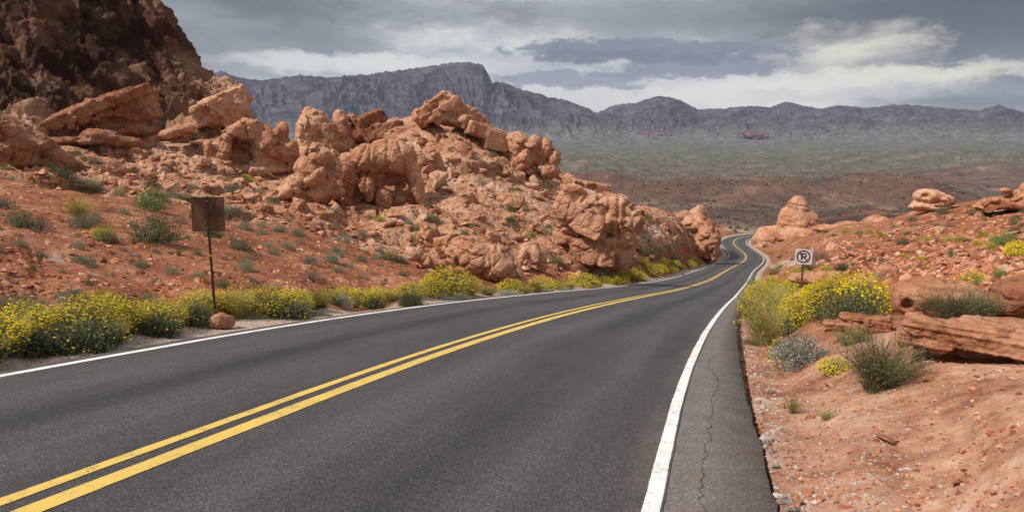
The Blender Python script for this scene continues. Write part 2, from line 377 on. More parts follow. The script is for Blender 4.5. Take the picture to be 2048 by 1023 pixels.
# cliff: large slabs dipping to the right, ribs and hollows
pc = p[i_c]
if len(pc):
    ca, sa = math.cos(math.radians(46)), math.sin(math.radians(46))
    ax = pc[:, 0]*ca-pc[:, 2]*sa; bx = pc[:, 0]*sa+pc[:, 2]*ca       # along and across the dip
    q = np.stack([ax/2.6, pc[:, 1]/1.6, bx], 1)
    w_ = np.stack([fbm(pc/7+3, 3), fbm(pc/7+23, 3), fbm(pc/7+43, 3)], 1)
    c1 = blocks(q+w_*1.6, 4.6, .9, .14); c2 = blocks(q*1.0+w_*.8+50, 2.0, .8, .18)
    rib = fbm(np.stack([ax/9, pc[:, 1]/7, bx/2.4], 1)+w_*.5, 4, .55, True)
    d_[i_c] = 1.25*c1+.65*c2+.22*b3[i_c]+1.9*rib+.35*fbm(pc/1.6, 3)
disp[i] = d_*rockw[i]
# soil relief
i = np.where((rockw < .98) & (RR < 260))[0]; p = np.stack([X, Y, Zb], 1)[i].astype(np.float32)
soft_ = sstep(4.6, 7.5, al_[i])
so = .16*fbm(p/2.3, 3)+.055*fbm(p/.55, 3)+.05*np.maximum(blocks(p, .5, .5, .25), -.4)*sstep(9, 14, RR[i])
nr_ = RR[i] < 14
ero = np.zeros(len(p), np.float32)
ero[nr_] = .045*fbm(p[nr_]/.75, 4, .5)+.030*np.maximum(blocks(p[nr_]+wob3(p[nr_]), .42, .7, .2), -.5)*sstep(.0, .3, fbm(p[nr_]/1.4+9, 2))+.014*fbm(p[nr_]/.16, 2)+.035*terr(p[nr_])
disp[i] += (so*soft_*(1-rockw[i])+ero*sstep(4.45, 5.0, al_[i])).astype(np.float32)
pos = np.stack([X, Y, Zb], 1)+nrm*disp[:, None]
# the road bed: the ground is cut to lie just under the asphalt
outer = np.where(lat > 0, 4.35, 4.0); wid = np.where(lat > 0, 2.2, 1.9)+np.where(rsv > 60, 1.5, 0)
bl = sstep(0, 1, (al_-outer)/wid); bed = rz-np.where(al_ < outer+.15, .24, .10)+.03*fbm(np.stack([X, Y, 0*X], 1)/.6, 3)*(RR < 60)
ver = bl < 1
pos[ver, 2] = (bed*(1-bl)+pos[:, 2]*bl)[ver]
pos[ver, :2] = (xy*(1-bl)[:, None]+pos[:, :2]*bl[:, None])[ver]
# surface attributes
gravel = sstep(5.9, 4.3, al_)*sstep(3, 5, RR)*np.where(lat > 0, np.where(RR < 25, .40, .75), 1.0)
gravel = np.maximum(gravel, np.exp(-((PX-1590)/60)**2-((PY-527)/9)**2)*((RR > 70) & (RR < 190))*.9)
gravel = np.maximum(gravel, np.exp(-((PX-1490)/40)**2-((PY-459)/7)**2)*(RR > 235)*(RR < 330)*1.2)
valley = sstep(255, 300, RR)
vig_dark = np.where(leftside, np.exp(-np.maximum(0, PX-300)**2/130**2)*sstep(266, 200, PY), 0)  # lens vignette painted on the rock: mask grows towards the upper left
pale = np.exp(-((PX-1312)/26)**2-((PY-464)/18)**2)*leftside+np.exp(-((PX-112)/20)**2-((PY-512)/12)**2)*.42*leftside
soilr = np.where((lat > 4) & (RR < 14), sstep(14, 9, RR), 0.0)
hilltop = np.clip(np.maximum(rock, 0), 0, 1)
ATT1 = np.stack([np.clip(rockw, 0, 1), np.clip(gravel, 0, 1), valley, vig_dark], 1)
ATT2 = np.stack([np.clip(pale, 0, 1), soilr, np.clip(fz/14*.5+.5, 0, 1), 0*pale], 1)
ii = np.arange(NA*NR).reshape(NA, NR)
quad = np.stack([ii[:-1, :-1], ii[1:, :-1], ii[1:, 1:], ii[:-1, 1:]], -1).reshape(-1, 4)
fc = quad[:, 0]
reg = np.where(RR[fc] > 268, 3, np.where(cliff[fc] > .5, 2, np.where((rock[fc] > .5) & leftside[fc], 1, 0)))

# ------------------------------------------------------------------ materials
def mat(name):
    m_ = bpy.data.materials.new(name); m_.use_nodes = True; return m_, NT(m_.node_tree)
def finish(t, col, rough=.9, bump=None, bstr=.5, bdist=.05, spec=.2, **kw):
    ins = {'Base Color': col, 'Roughness': rough, 'Specular IOR Level': spec}
    if bump is not None: ins['Normal'] = t.n('ShaderNodeBump', {'Strength': bstr, 'Distance': bdist, 'Height': bump}).outputs[0]
    ins.update(kw)
    b = t.n('ShaderNodeBsdfPrincipled', ins); t.n('ShaderNodeOutputMaterial', {0: b.outputs[0]})
def rockcol(t, v, k=1.0):
    a = t.noise(v, .23*k, 6, .6); b = t.noise(v, 1.3*k, 6, .65); c_ = t.noise(v, 7*k, 4, .7)
    s_ = t.m('ADD', t.m('MULTIPLY', a, .55), t.m('ADD', t.m('MULTIPLY', b, .38), t.m('MULTIPLY', c_, .22)))
    col = t.ramp(s_, [(.39, (.17, .062, .032)), (.48, (.35, .150, .080)), (.56, (.48, .245, .140)), (.65, (.59, .355, .230)), (.8, (.64, .45, .33))])
    dark = t.m('MULTIPLY', t.sst(t.noise(v, .8*k, 6, .7), .57, .70), .70)
    col = t.mix(dark, col, (.12, .048, .028))
    sx = t.n('ShaderNodeSeparateXYZ', {0: v}).outputs
    bed = t.m('ADD', t.m('MULTIPLY', sx[0], .50), t.m('MULTIPLY', sx[2], .86))
    bn = t.noise(t.n('ShaderNodeCombineXYZ', {0: t.m('MULTIPLY', sx[0], .10), 1: t.m('MULTIPLY', sx[1], .12), 2: t.m('MULTIPLY', bed, 1.5*k)}).outputs[0], 1.6, 6, .7)
    col = t.mix(t.m('MULTIPLY', t.sst(bn, .53, .66), .42), col, (.20, .075, .040))
    col = t.mix(t.m('MULTIPLY', t.sst(bn, .44, .34), .35), col, (.64, .46, .33))
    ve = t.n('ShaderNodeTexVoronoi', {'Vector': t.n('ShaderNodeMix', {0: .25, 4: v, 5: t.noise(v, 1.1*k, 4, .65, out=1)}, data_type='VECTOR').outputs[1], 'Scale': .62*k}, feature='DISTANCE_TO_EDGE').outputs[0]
    crack_shade = t.m('MULTIPLY', t.sst(ve, .035, .008), t.sst(t.noise(v, .5*k, 3, .6), .42, .58))
    col = t.mix(t.m('MULTIPLY', crack_shade, .45), col, (.075, .030, .020))  # thin dark lines painted in for the shade inside cracks
    return col, c_, b
def rockbump(t, v, k=1.0):
    vo = t.n('ShaderNodeTexVoronoi', {'Vector': t.n('ShaderNodeMix', {0: .12, 4: v, 5: t.noise(v, 2.2*k, 3, .6, out=1)}, data_type='VECTOR').outputs[1], 'Scale': 1.5*k}, feature='DISTANCE_TO_EDGE').outputs[0]
    cr = t.sst(vo, 0.0, .09)
    return t.m('ADD', t.m('MULTIPLY', cr, .35), t.m('ADD', t.m('MULTIPLY', t.noise(v, 2.4*k, 8, .68), 1.0), t.m('MULTIPLY', t.noise(v, 11*k, 5, .7), .35)))
M_ground, t = mat('desert ground')
posn = t.n('ShaderNodeNewGeometry').outputs['Position']
s1 = t.n('ShaderNodeSeparateColor', {0: t.n('ShaderNodeAttribute', attribute_name='surf').outputs[0]}).outputs
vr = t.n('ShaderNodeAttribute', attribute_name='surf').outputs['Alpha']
s2 = t.n('ShaderNodeSeparateColor', {0: t.n('ShaderNodeAttribute', attribute_name='surf_b').outputs[0]}).outputs
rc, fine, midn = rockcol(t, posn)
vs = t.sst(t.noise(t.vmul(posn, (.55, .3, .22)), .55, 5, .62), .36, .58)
rc = t.mix(t.m('MULTIPLY', vr, t.m('MULTIPLY_ADD', vs, .30, .68)), rc, (.032, .0110, .0070))  # vignette darkness mixed into the cliff's colour
sn = t.m('ADD', t.m('MULTIPLY', t.noise(posn, .55, 5, .6), .5), t.m('ADD', t.m('MULTIPLY', t.noise(posn, 3.5, 5, .68), .36), t.m('MULTIPLY', t.noise(posn, 22, 3, .7), .2)))
soil = t.ramp(sn, [(.38, (.11, .038, .020)), (.48, (.235, .084, .042)), (.57, (.34, .142, .073)), (.69, (.54, .30, .185))])
soil2 = t.ramp(t.m('ADD', t.m('MULTIPLY', t.noise(posn, .8, 5, .6), .55), t.m('ADD', t.m('MULTIPLY', t.noise(posn, 6, 5, .7), .35), t.m('MULTIPLY', t.noise(posn, 45, 3, .75), .2))),
               [(.39, (.10, .042, .026)), (.47, (.225, .095, .055)), (.55, (.36, .185, .115)), (.68, (.52, .33, .235))])
soil = t.mix(s2[1], soil, soil2)
rm = t.sst(t.m('ADD', s1[0], t.m('MULTIPLY', t.m('SUBTRACT', t.noise(posn, .9, 5, .65), .5), 1.1)), .35, .62)
g = t.mix(rm, soil, rc)
g = t.mix(t.m('MULTIPLY', s2[0], t.sst(t.noise(posn, .6, 5, .7), .42, .55)), g, (.62, .50, .42))
# gravel: many small stones of mixed colour
vcel = t.n('ShaderNodeTexVoronoi', {'Vector': posn, 'Scale': 26.0}).outputs
gcol = t.ramp(t.n('ShaderNodeSeparateColor', {0: vcel[1]}).outputs[0], [(0, (.22, .16, .12)), (.35, (.38, .29, .23)), (.7, (.48, .37, .30)), (.9, (.56, .50, .46)), (1, (.30, .14, .08))])
gcol = t.mix(.45, gcol, (.42, .32, .24))
g = t.mix(t.sst(t.m('ADD', s1[1], t.m('MULTIPLY', t.m('SUBTRACT', t.noise(posn, 1.6, 5, .65), .5), .9)), .3, .6), g, gcol)
# valley: creosote flats, dark desert pavement and red washes
va = t.noise(t.vmul(posn, (.0022, .006, .0)), 1.0, 6, .6); vb = t.noise(t.vmul(posn, (.009, .022, 0)), 1.0, 6, .65); vd = t.noise(t.vmul(posn, (1, .35, 1)), .05, 7, .8)
dist = t.n('ShaderNodeVectorMath', {0: posn}, operation='LENGTH').outputs['Value']
gmask = t.sst(t.m('ADD', t.m('MULTIPLY_ADD', dist, .00028, -.12), t.m('MULTIPLY', t.m('SUBTRACT', va, .5), 1.5)), .05, .33)
brown = t.ramp(t.m('ADD', t.m('MULTIPLY', vb, .45), t.m('MULTIPLY', vd, .55)), [(.40, (.045, .030, .025)), (.48, (.090, .060, .048)), (.54, (.140, .086, .066)), (.62, (.27, .165, .125))])
green = t.ramp(t.m('ADD', t.m('MULTIPLY', vb, .4), t.m('MULTIPLY', vd, .6)), [(.38, (.050, .046, .035)), (.47, (.088, .084, .060)), (.55, (.135, .125, .092)), (.64, (.26, .21, .165))])
vcol = t.mix(gmask, brown, green)
red = t.m('MULTIPLY', t.sst(t.noise(t.vmul(posn, (.004, .012, 0)), 1.3, 5, .6), .56, .70), .7)
vcol = t.mix(t.m('MULTIPLY', red, t.sst(dist, 2600, 700)), vcol, (.30, .105, .065))
vcol = t.mix(t.m('MULTIPLY', t.m('MULTIPLY', t.sst(s2[2], .56, .78), .40), t.sst(dist, 2600, 900)), vcol, (.16, .068, .050))
speck = t.sst(t.noise(posn, .35, 3, .6), .56, .66)
vcol = t.mix(t.m('MULTIPLY', speck, .55), vcol, (.055, .055, .035))
g = t.mix(s1[2], g, vcol)
bh = t.m('ADD', t.m('MULTIPLY', rockbump(t, posn), t.m('MULTIPLY_ADD', rm, .7, .3)), t.m('ADD', t.m('MULTIPLY', t.noise(posn, 28, 4, .7), .12), t.m('MULTIPLY', vcel[0], -.10)))
nb_ = t.sst(dist, 6, 30)     # coarse relief belongs to the rocks; bare near soil is only grainy
bh = t.m('MULTIPLY', bh, t.m('MULTIPLY_ADD', t.m('MAXIMUM', nb_, rm), .86, .14))
finish(t, g, .95, bh, .9, .22, .1)

M_rock, t = mat('red sandstone')
ob = t.n('ShaderNodeTexCoord').outputs['Object']
posn = t.n('ShaderNodeNewGeometry').outputs['Position']
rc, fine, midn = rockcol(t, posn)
rnd = t.n('ShaderNodeObjectInfo').outputs['Random']
rc = t.mix(t.m('MULTIPLY', rnd, .38), rc, (.36, .13, .065))
finish(t, rc, .95, rockbump(t, posn), .8, .16, .1)
M_rockf, t = mat('far red rock'); posn = t.n('ShaderNodeNewGeometry').outputs['Position']
finish(t, t.ramp(t.noise(posn, .03, 6, .7), [(.38, (.085, .050, .048)), (.52, (.16, .085, .075)), (.66, (.30, .19, .165))]), 1.0, t.noise(posn, .05, 6, .7), .8, 12, 0.0)
M_rockd, t = mat('brown and vignette-dimmed sandstone')  # lens vignette put into the left rocks' colour; crest slabs are truly brown
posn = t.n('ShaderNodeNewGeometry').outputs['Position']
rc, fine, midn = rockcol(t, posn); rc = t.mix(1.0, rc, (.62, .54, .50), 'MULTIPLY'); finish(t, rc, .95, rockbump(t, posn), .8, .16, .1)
M_rockr, t = mat('dark red sandstone')
posn = t.n('ShaderNodeNewGeometry').outputs['Position']
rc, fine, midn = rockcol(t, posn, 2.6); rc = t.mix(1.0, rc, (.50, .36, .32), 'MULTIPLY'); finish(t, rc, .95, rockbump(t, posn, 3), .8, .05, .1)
M_rockn, t = mat('near sandstone')
posn = t.n('ShaderNodeNewGeometry').outputs['Position']
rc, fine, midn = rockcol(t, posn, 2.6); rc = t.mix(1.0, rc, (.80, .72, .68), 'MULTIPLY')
lay_ = t.noise(t.vmul(posn, (1.2, 1.2, 16)), 1.0, 5, .65, .4)
rc = t.mix(t.m('MULTIPLY', t.sst(lay_, .50, .66), .5), rc, (.17, .062, .034))
bb = t.m('ADD', t.m('MULTIPLY', lay_, .9), t.m('ADD', t.m('MULTIPLY', t.noise(posn, 9, 7, .7), .7), t.m('MULTIPLY', t.noise(posn, 45, 4, .7), .2)))
finish(t, rc, .95, bb, .75, .05, .1)
M_stone, t = mat('mixed pebble')
posn = t.n('ShaderNodeNewGeometry').outputs['Position']
isl = t.n('ShaderNodeNewGeometry').outputs['Random Per Island']
pc_ = t.ramp(isl, [(0, (.28, .10, .055)), (.3, (.42, .19, .11)), (.55, (.46, .30, .22)), (.75, (.42, .37, .33)), (.9, (.56, .52, .48)), (1, (.20, .15, .13))])
pc_ = t.mix(t.noise(posn, 30, 4, .7), t.mix(.35, pc_, (.1, .06, .04)), pc_)
finish(t, pc_, .9, t.noise(posn, 40, 4, .7), .4, .02, .2)
M_rubble, t = mat('red rubble')
posn = t.n('ShaderNodeNewGeometry').outputs['Position']
isl = t.n('ShaderNodeNewGeometry').outputs['Random Per Island']
pc_ = t.ramp(isl, [(0, (.20, .062, .03)), (.35, (.36, .13, .065)), (.7, (.48, .21, .115)), (.96, (.56, .31, .20)), (1, (.62, .46, .36))])
finish(t, pc_, .95, t.noise(posn, 12, 5, .7), .6, .06, .1)

# ------------------------------------------------------------------ ground meshes
BV, BF = [], []
def region(name, k, mat_):
    f = quad[reg == k]; u, inv = np.unique(f, return_inverse=True)
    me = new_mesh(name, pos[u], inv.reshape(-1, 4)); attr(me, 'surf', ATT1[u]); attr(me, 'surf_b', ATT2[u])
    return struct(link(name, me, mat_))
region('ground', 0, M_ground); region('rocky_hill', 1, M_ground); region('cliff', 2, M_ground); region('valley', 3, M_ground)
POSG = pos.reshape(NA, NR, 3)
# a coarser copy of the surface to drop objects on
sa, sr = 3, 2
sub = POSG[25:-26:sa, ::sr]; kk = np.arange(sub.shape[0]*sub.shape[1]).reshape(sub.shape[:2])
qf = np.stack([kk[:-1, :-1], kk[1:, :-1], kk[1:, 1:], kk[:-1, 1:]], -1).reshape(-1, 4)
qf = qf[np.hypot(*sub.reshape(-1, 3)[qf[:, 0], :2].T) < 300]
BVH = BVHTree.FromPolygons(sub.reshape(-1, 3).tolist(), qf.tolist())
def hit(px, py):
    d = raydir(px, py); h = BVH.ray_cast(Vector((0, 0, 0)), Vector(d).normalized())
    return h[0]
def drop(x, y):
    h = BVH.ray_cast(Vector((x, y, 200)), Vector((0, 0, -1))); return h[0]
# ------------------------------------------------------------------ mountains
M_mtn, t = mat('grey mountain rock')
posn = t.n('ShaderNodeNewGeometry').outputs['Position']
a = t.noise(t.vmul(posn, (.006, .006, .012)), 1.0, 8, .68); b = t.noise(t.vmul(posn, (.02, .02, .035)), 1.0, 6, .7)
nz_ = t.n('ShaderNodeSeparateXYZ', {0: t.n('ShaderNodeNewGeometry').outputs['Normal']}).outputs[2]
mc = t.ramp(t.m('ADD', t.m('MULTIPLY', a, .55), t.m('MULTIPLY', b, .45)), [(.38, (.020, .018, .024)), (.46, (.048, .042, .052)), (.54, (.084, .074, .086)), (.64, (.175, .152, .155))])
hgt = t.n('ShaderNodeSeparateXYZ', {0: posn}).outputs[2]
fan = t.sst(t.m('ADD', hgt, t.m('MULTIPLY', t.m('SUBTRACT', a, .5), 260)), 215, 95)
mc = t.mix(t.m('MULTIPLY', fan, .6), mc, t.ramp(b, [(.36, (.10, .092, .075)), (.5, (.15, .142, .118)), (.64, (.215, .20, .165))]))
finish(t, mc, 1.0, t.m('MULTIPLY', t.m('ADD', a, t.m('MULTIPLY', b, .5)), t.m('MULTIPLY_ADD', fan, -.85, 1.0)), .8, 26, .0)
def mountain(name, crest, rb, rc_, na, nt, seed, base, gul, cliffz):
    cp = np.array([px2ae(a, b) for a, b in crest]); aa = np.linspace(cp[0, 0], cp[-1, 0], na)
    ce = np.interp(aa, cp[:, 0], cp[:, 1])
    tt = np.concatenate([np.linspace(0, 1, nt), 1+np.linspace(0, .6, 24)[1:]])
    A2, T2 = np.meshgrid(aa, tt, indexing='ij'); C2 = np.repeat(ce[:, None], len(tt), 1)
    rc2 = rc_+260*perlin(np.stack([aa*9+seed, aa*0, aa*0], 1))[:, None]+0*T2
    r = rb+(rc2-rb)*T2
    q = np.stack([A2.ravel()*12+seed, T2.ravel()*1.7, 0*A2.ravel()], 1).astype(np.float32)
    wq = np.stack([fbm(q*.7+9, 3), fbm(q*.7+19, 3), 0*q[:, 0]], 1)
    rid = fbm(q+wq*1.5, 7, .58, True).reshape(A2.shape); fine_ = fbm(q*6+3, 4, .6, True).reshape(A2.shape)
    ch = np.tan(C2)*rc2
    tw = np.clip(T2, 0, 1)
    prof = .30*tw+.70*tw**1.9
    cz = np.interp(A2, [px2ae(a, 200)[0] for a, b in cliffz], [b for a, b in cliffz])
    prof = prof*(1-cz)+cz*(.42*tw**1.3+.58*sstep(.62, .97, tw))
    # ridges and gullies fade towards the crest line itself and towards the foot
    env = sstep(.06, .45, tw)*sstep(1.0, .72, tw)
    r = r+(rid*.9+fine_*.25)*gul*sstep(.04, .3, tw)*(1-.5*sstep(.9, 1, tw))
    h = base+(ch+(rc2*0)-base)*prof+env*(rid-.1)*(ch-base)*.36+env*fine_*(ch-base)*.07
    back = T2 > 1
    h = np.where(back, base+(ch-base)*np.clip(1-(T2-1)/.6, 0, 1)**1.2-5, h)
    crm = np.exp(-((T2-1)/.03)**2); h = h+crm*fbm(np.stack([A2.ravel()*110, 0*q[:, 0], q[:, 0]*0+seed], 1), 5, .62).reshape(A2.shape)*19
    # the line of sight to the crest stays what the survey gives
    h = np.where((tw >= .97) & ~back, h*1, h)
    v_ = np.stack([r*np.sin(A2), r*np.cos(A2), h], -1).reshape(-1, 3)
    kk = np.arange(len(v_)).reshape(A2.shape)
    f = np.stack([kk[:-1, :-1], kk[:-1, 1:], kk[1:, 1:], kk[1:, :-1]], -1).reshape(-1, 4)[:, ::-1]
    return struct(link(name, new_mesh(name, v_, f), M_mtn))
mountain('mountain', [(-300,190), (100,150), (300,160), (405,152), (425,148), (440,139), (470,153), (520,160), (560,155), (600,149), (650,154), (740,148), (800,140), (870,130), (900,125), (930,123), (965,128), (975,145), (985,166), (1005,163), (1040,178), (1075,186), (1100,195), (1125,198), (1150,206), (1180,218), (1200,230), (1230,252), (1270,275), (1300,286)],
         3700, 5200, 1000, 170, 3.0, 5, 75, [(0,0), (600,0), (800,.1), (880,.8), (975,1), (1000,.3), (1100,.1), (1300,0)])
mountain('mountain', [(1080,290), (1140,262), (1180,236), (1200,223), (1230,209), (1270,206), (1300,196), (1322,191), (1360,199), (1395,218), (1440,217), (1500,211), (1540,214), (1572,203), (1600,209), (1640,217), (1680,210), (1740,215), (1785,208), (1840,210), (1870,214), (1920,219), (1960,220), (1995,209), (2020,217), (2048,224), (2200,215), (2400,190), (2700,220)],
         4100, 6000, 1100, 170, 11.0, 10, 90, [(1000,0), (2048,.1), (2700,.1)])

# ------------------------------------------------------------------ road, shoulder and painted lines
M_asph, t = mat('asphalt')
uv = t.n('ShaderNodeUVMap', uv_map='metres').outputs[0]
us = t.n('ShaderNodeSeparateXYZ', {0: uv}).outputs
posn = t.n('ShaderNodeNewGeometry').outputs['Position']
sp1 = t.noise(posn, 110, 2, .6); sp2 = t.noise(posn, 38, 3, .65); big_ = t.noise(t.n('ShaderNodeCombineXYZ', {0: us[0], 1: t.m('MULTIPLY', us[1], .07), 2: 0.0}).outputs[0], 1.5, 5, .6)
blot = t.noise(posn, .45, 4, .6)
cell = t.n('ShaderNodeTexVoronoi', {'Vector': posn, 'Scale': 120.0}).outputs[1]
cv = t.n('ShaderNodeSeparateColor', {0: cell}).outputs[0]
agg = t.m('ADD', t.m('MULTIPLY', t.sst(cv, .5, 1.0), .40), t.m('ADD', t.m('MULTIPLY', sp1, .4), t.m('MULTIPLY', sp2, .35)))
ac_ = t.ramp(agg, [(.24, (.020, .0185, .018)), (.42, (.056, .051, .050)), (.66, (.104, .095, .091)), (1.0, (.19, .175, .165))])
wear = t.m('ADD', t.m('MULTIPLY', t.sst(big_, .36, .66), .55), t.m('MULTIPLY', t.sst(blot, .35, .65), .25))
# wheel tracks polished paler, a dark drip line in the middle of each lane
def track(c0, w): 
    d = t.m('DIVIDE', t.m('SUBTRACT', us[0], c0), w); return t.m('POWER', 2.718, t.m('MULTIPLY', t.m('MULTIPLY', d, d), -1.0))
tr = t.m('ADD', t.m('ADD', track(-2.7, .38), track(-1.0, .38)), t.m('ADD', track(1.0, .38), track(2.7, .38)))
dr = t.m('ADD', track(-1.85, .32), track(1.85, .32))
k_ = t.m('ADD', t.m('MULTIPLY_ADD', wear, .55, .72), t.m('SUBTRACT', t.m('MULTIPLY', tr, .20), t.m('MULTIPLY', dr, .27)))
ac_ = t.mix(1.0, ac_, t.n('ShaderNodeCombineColor', {0: k_, 1: k_, 2: k_}).outputs[0], 'MULTIPLY')
dust = t.m('MULTIPLY', t.m('ADD', t.sst(us[0], -3.2, -3.95), t.sst(us[0], 3.3, 3.75)), t.sst(t.noise(posn, .8, 6, .7), .40, .66))
ac_ = t.mix(t.m('MULTIPLY', dust, .55), ac_, (.23, .155, .115))
finish(t, ac_, .72, t.m('ADD', agg, t.m('MULTIPLY', t.noise(posn, 5, 3, .6), .2)), .55, .012, .35)
M_shld, t = mat('old shoulder asphalt')
posn = t.n('ShaderNodeNewGeometry').outputs['Position']
cell = t.n('ShaderNodeTexVoronoi', {'Vector': posn, 'Scale': 85.0}).outputs[1]
cv = t.n('ShaderNodeSeparateColor', {0: cell}).outputs[0]
agg = t.m('ADD', t.m('MULTIPLY', t.sst(cv, .25, 1.0), .34), t.m('ADD', t.m('MULTIPLY', t.noise(posn, 90, 2, .6), .4), t.m('MULTIPLY', t.noise(posn, 3, 5, .65), .45)))
sc_ = t.ramp(agg, [(.16, (.045, .038, .034)), (.34, (.120, .102, .092)), (.62, (.185, .158, .140)), (.95, (.36, .31, .275))])
sc_ = t.mix(t.m('MULTIPLY', t.sst(t.noise(posn, 1.4, 5, .7), .54, .68), .35), sc_, (.22, .13, .09))
finish(t, sc_, .9, agg, .6, .015, .2)
def paint(name, col, dark):
    m_, t = mat(name); posn = t.n('ShaderNodeNewGeometry').outputs['Position']
    w = t.m('ADD', t.m('MULTIPLY', t.noise(posn, 55, 4, .7), .6), t.m('MULTIPLY', t.noise(posn, 5, 4, .65), .4))
    c_ = t.ramp(w, [(.35, dark), (.41, tuple(.5*x+.5*y for x, y in zip(col, dark))), (.49, col), (.7, tuple(min(.9, x*1.06) for x in col))])
    finish(t, c_, .75, t.noise(posn, 90, 3, .6), .35, .008, .3); return m_
M_white = paint('white road paint', (.76, .75, .73), (.20, .185, .18)); M_yel = paint('yellow road paint', (.68, .46, .11), (.20, .15, .07))
M_dark, t = mat('crack'); finish(t, (.022, .019, .017), .95)
def strip(offs, dz, idx=None, wob=None, uvn=True):
    """ribbon along the road; offs = lateral offsets (callables of s or numbers), dz heights"""
    k = np.arange(len(SS)) if idx is None else idx
    cols = []
    for o, z in zip(offs, dz):
        ov = o(SS[k]) if callable(o) else np.full(len(k), o)
        zz = z(SS[k]) if callable(z) else z
        q = RC[k]+RN[k]*ov[:, None]; q[:, 2] += zz-np.abs(ov)*.012; cols.append((q, ov))
    v_ = np.stack([c[0] for c in cols], 1).reshape(-1, 3); m_ = len(offs)
    kk = np.arange(len(v_)).reshape(-1, m_)
    f = np.stack([kk[:-1, :-1], kk[:-1, 1:], kk[1:, 1:], kk[1:, :-1]], -1).reshape(-1, 4)
    me = new_mesh('strip', v_, f)
    if uvn:
        u_ = np.stack([np.stack([c[1] for c in cols], 1).ravel(), np.repeat(SS[k], m_)], 1).astype(np.float32)
        l = me.uv_layers.new(name='metres'); l.data.foreach_set('uv', u_[f.ravel()].ravel())
    return me
def n1d(s, f, seed): return fbm(np.stack([s*f, s*0+seed, s*0], 1), 4, .6)
e_l = lambda s: -HW-.27+.035*n1d(s, 1.3, 3.1)
e_r = lambda s: HW+.075+.012*n1d(s, 1.1, 5.7)
road = struct(link('road', strip([lambda s: e_l(s)-.03, e_l, -HW, -2.4, -1.2, 0.0, 1.2, 2.4, HW, e_r], [-.14, 0, 0, 0, 0, 0, 0, 0, 0, 0]), M_asph)); road.data.name = 'road'
sh_w = lambda s: np.interp(s, [-20, -14, -8, 2, 20, 60], [.80, .78, .68, .52, .40, .35])
e_s = lambda s: HW+.08+sh_w(s)+.07*n1d(s, .9, 8.8)+.035*n1d(s, 5.1, 2.2)
seg = np.where(SS < 250)[0]
# fine sampling of the near broken edge
SSs, RCs, RNs = SS, RC, RN
def with_s(s, fn):
    global SS, RC, RN
    old = (SS, RC, RN); SS = s; RC = catmull(s); q = catmull(s+.05)-catmull(s-.05); q[:, 2] = 0; q /= np.linalg.norm(q, axis=1)[:, None]; RN = np.stack([q[:, 1], -q[:, 0], 0*q[:, 0]], 1)
    r = fn(); SS, RC, RN = old; return r
sfine = np.concatenate([np.arange(S0+3, 12, .06), np.arange(12, 250, .5)])
sh = with_s(sfine, lambda: strip([lambda s: HW+.02+0*s, lambda s: HW+.3+0*s, e_s, lambda s: e_s(s)+.02+.02*n1d(s, 7, 1.1)], [-.006, -.012, lambda s: -.022+.008*n1d(s, 4, 3.3), -.13]))
sho = struct(link('road_shoulder', sh, M_shld)); sh.name = 'road_shoulder'
def ln(name, c0, w, m_, s_a=S0, s_b=S1, seed=1.0, dz=.005):
    sf = np.concatenate([np.arange(max(S0+1, s_a), 14, .05), np.arange(14, s_b, .4)])
    me = with_s(sf, lambda: strip([lambda s: c0-w/2+.006*n1d(s, 9, seed)+.012*n1d(s, .8, seed+4), lambda s: c0+w/2+.006*n1d(s, 9, seed+9)+.012*n1d(s, .8, seed+14)], [dz, dz]))
    me.name = name; return link(name, me, m_, road)
ln('edge_line', -HW, .13, M_white, seed=2.0); ln('edge_line', HW, .115, M_white, seed=3.0)
ln('centre_line', -.125, .115, M_yel, seed=5.0); ln('centre_line', .145, .16, M_yel, seed=6.0)
# the long crack in the shoulder
rr = random.Random(5); sc = np.arange(-17, -4.6, .05); o = .33; os_ = []
for s in sc:
    o += rr.uniform(-.022, .022)+(.33-o)*.06; os_.append(o)
os_ = np.array(os_); wd = .002+.0035*np.abs(n1d(sc, 1.2, 4.4))
ck = with_s(sc, lambda: strip([lambda s: HW+os_-wd, lambda s: HW+os_+wd], [-.006, -.006], uvn=False)); ck.name = 'crack'
ckp = np.zeros(len(ck.vertices)*3, np.float32)
ck.vertices.foreach_get('co', ckp)
link('crack', ck, M_dark, sho)
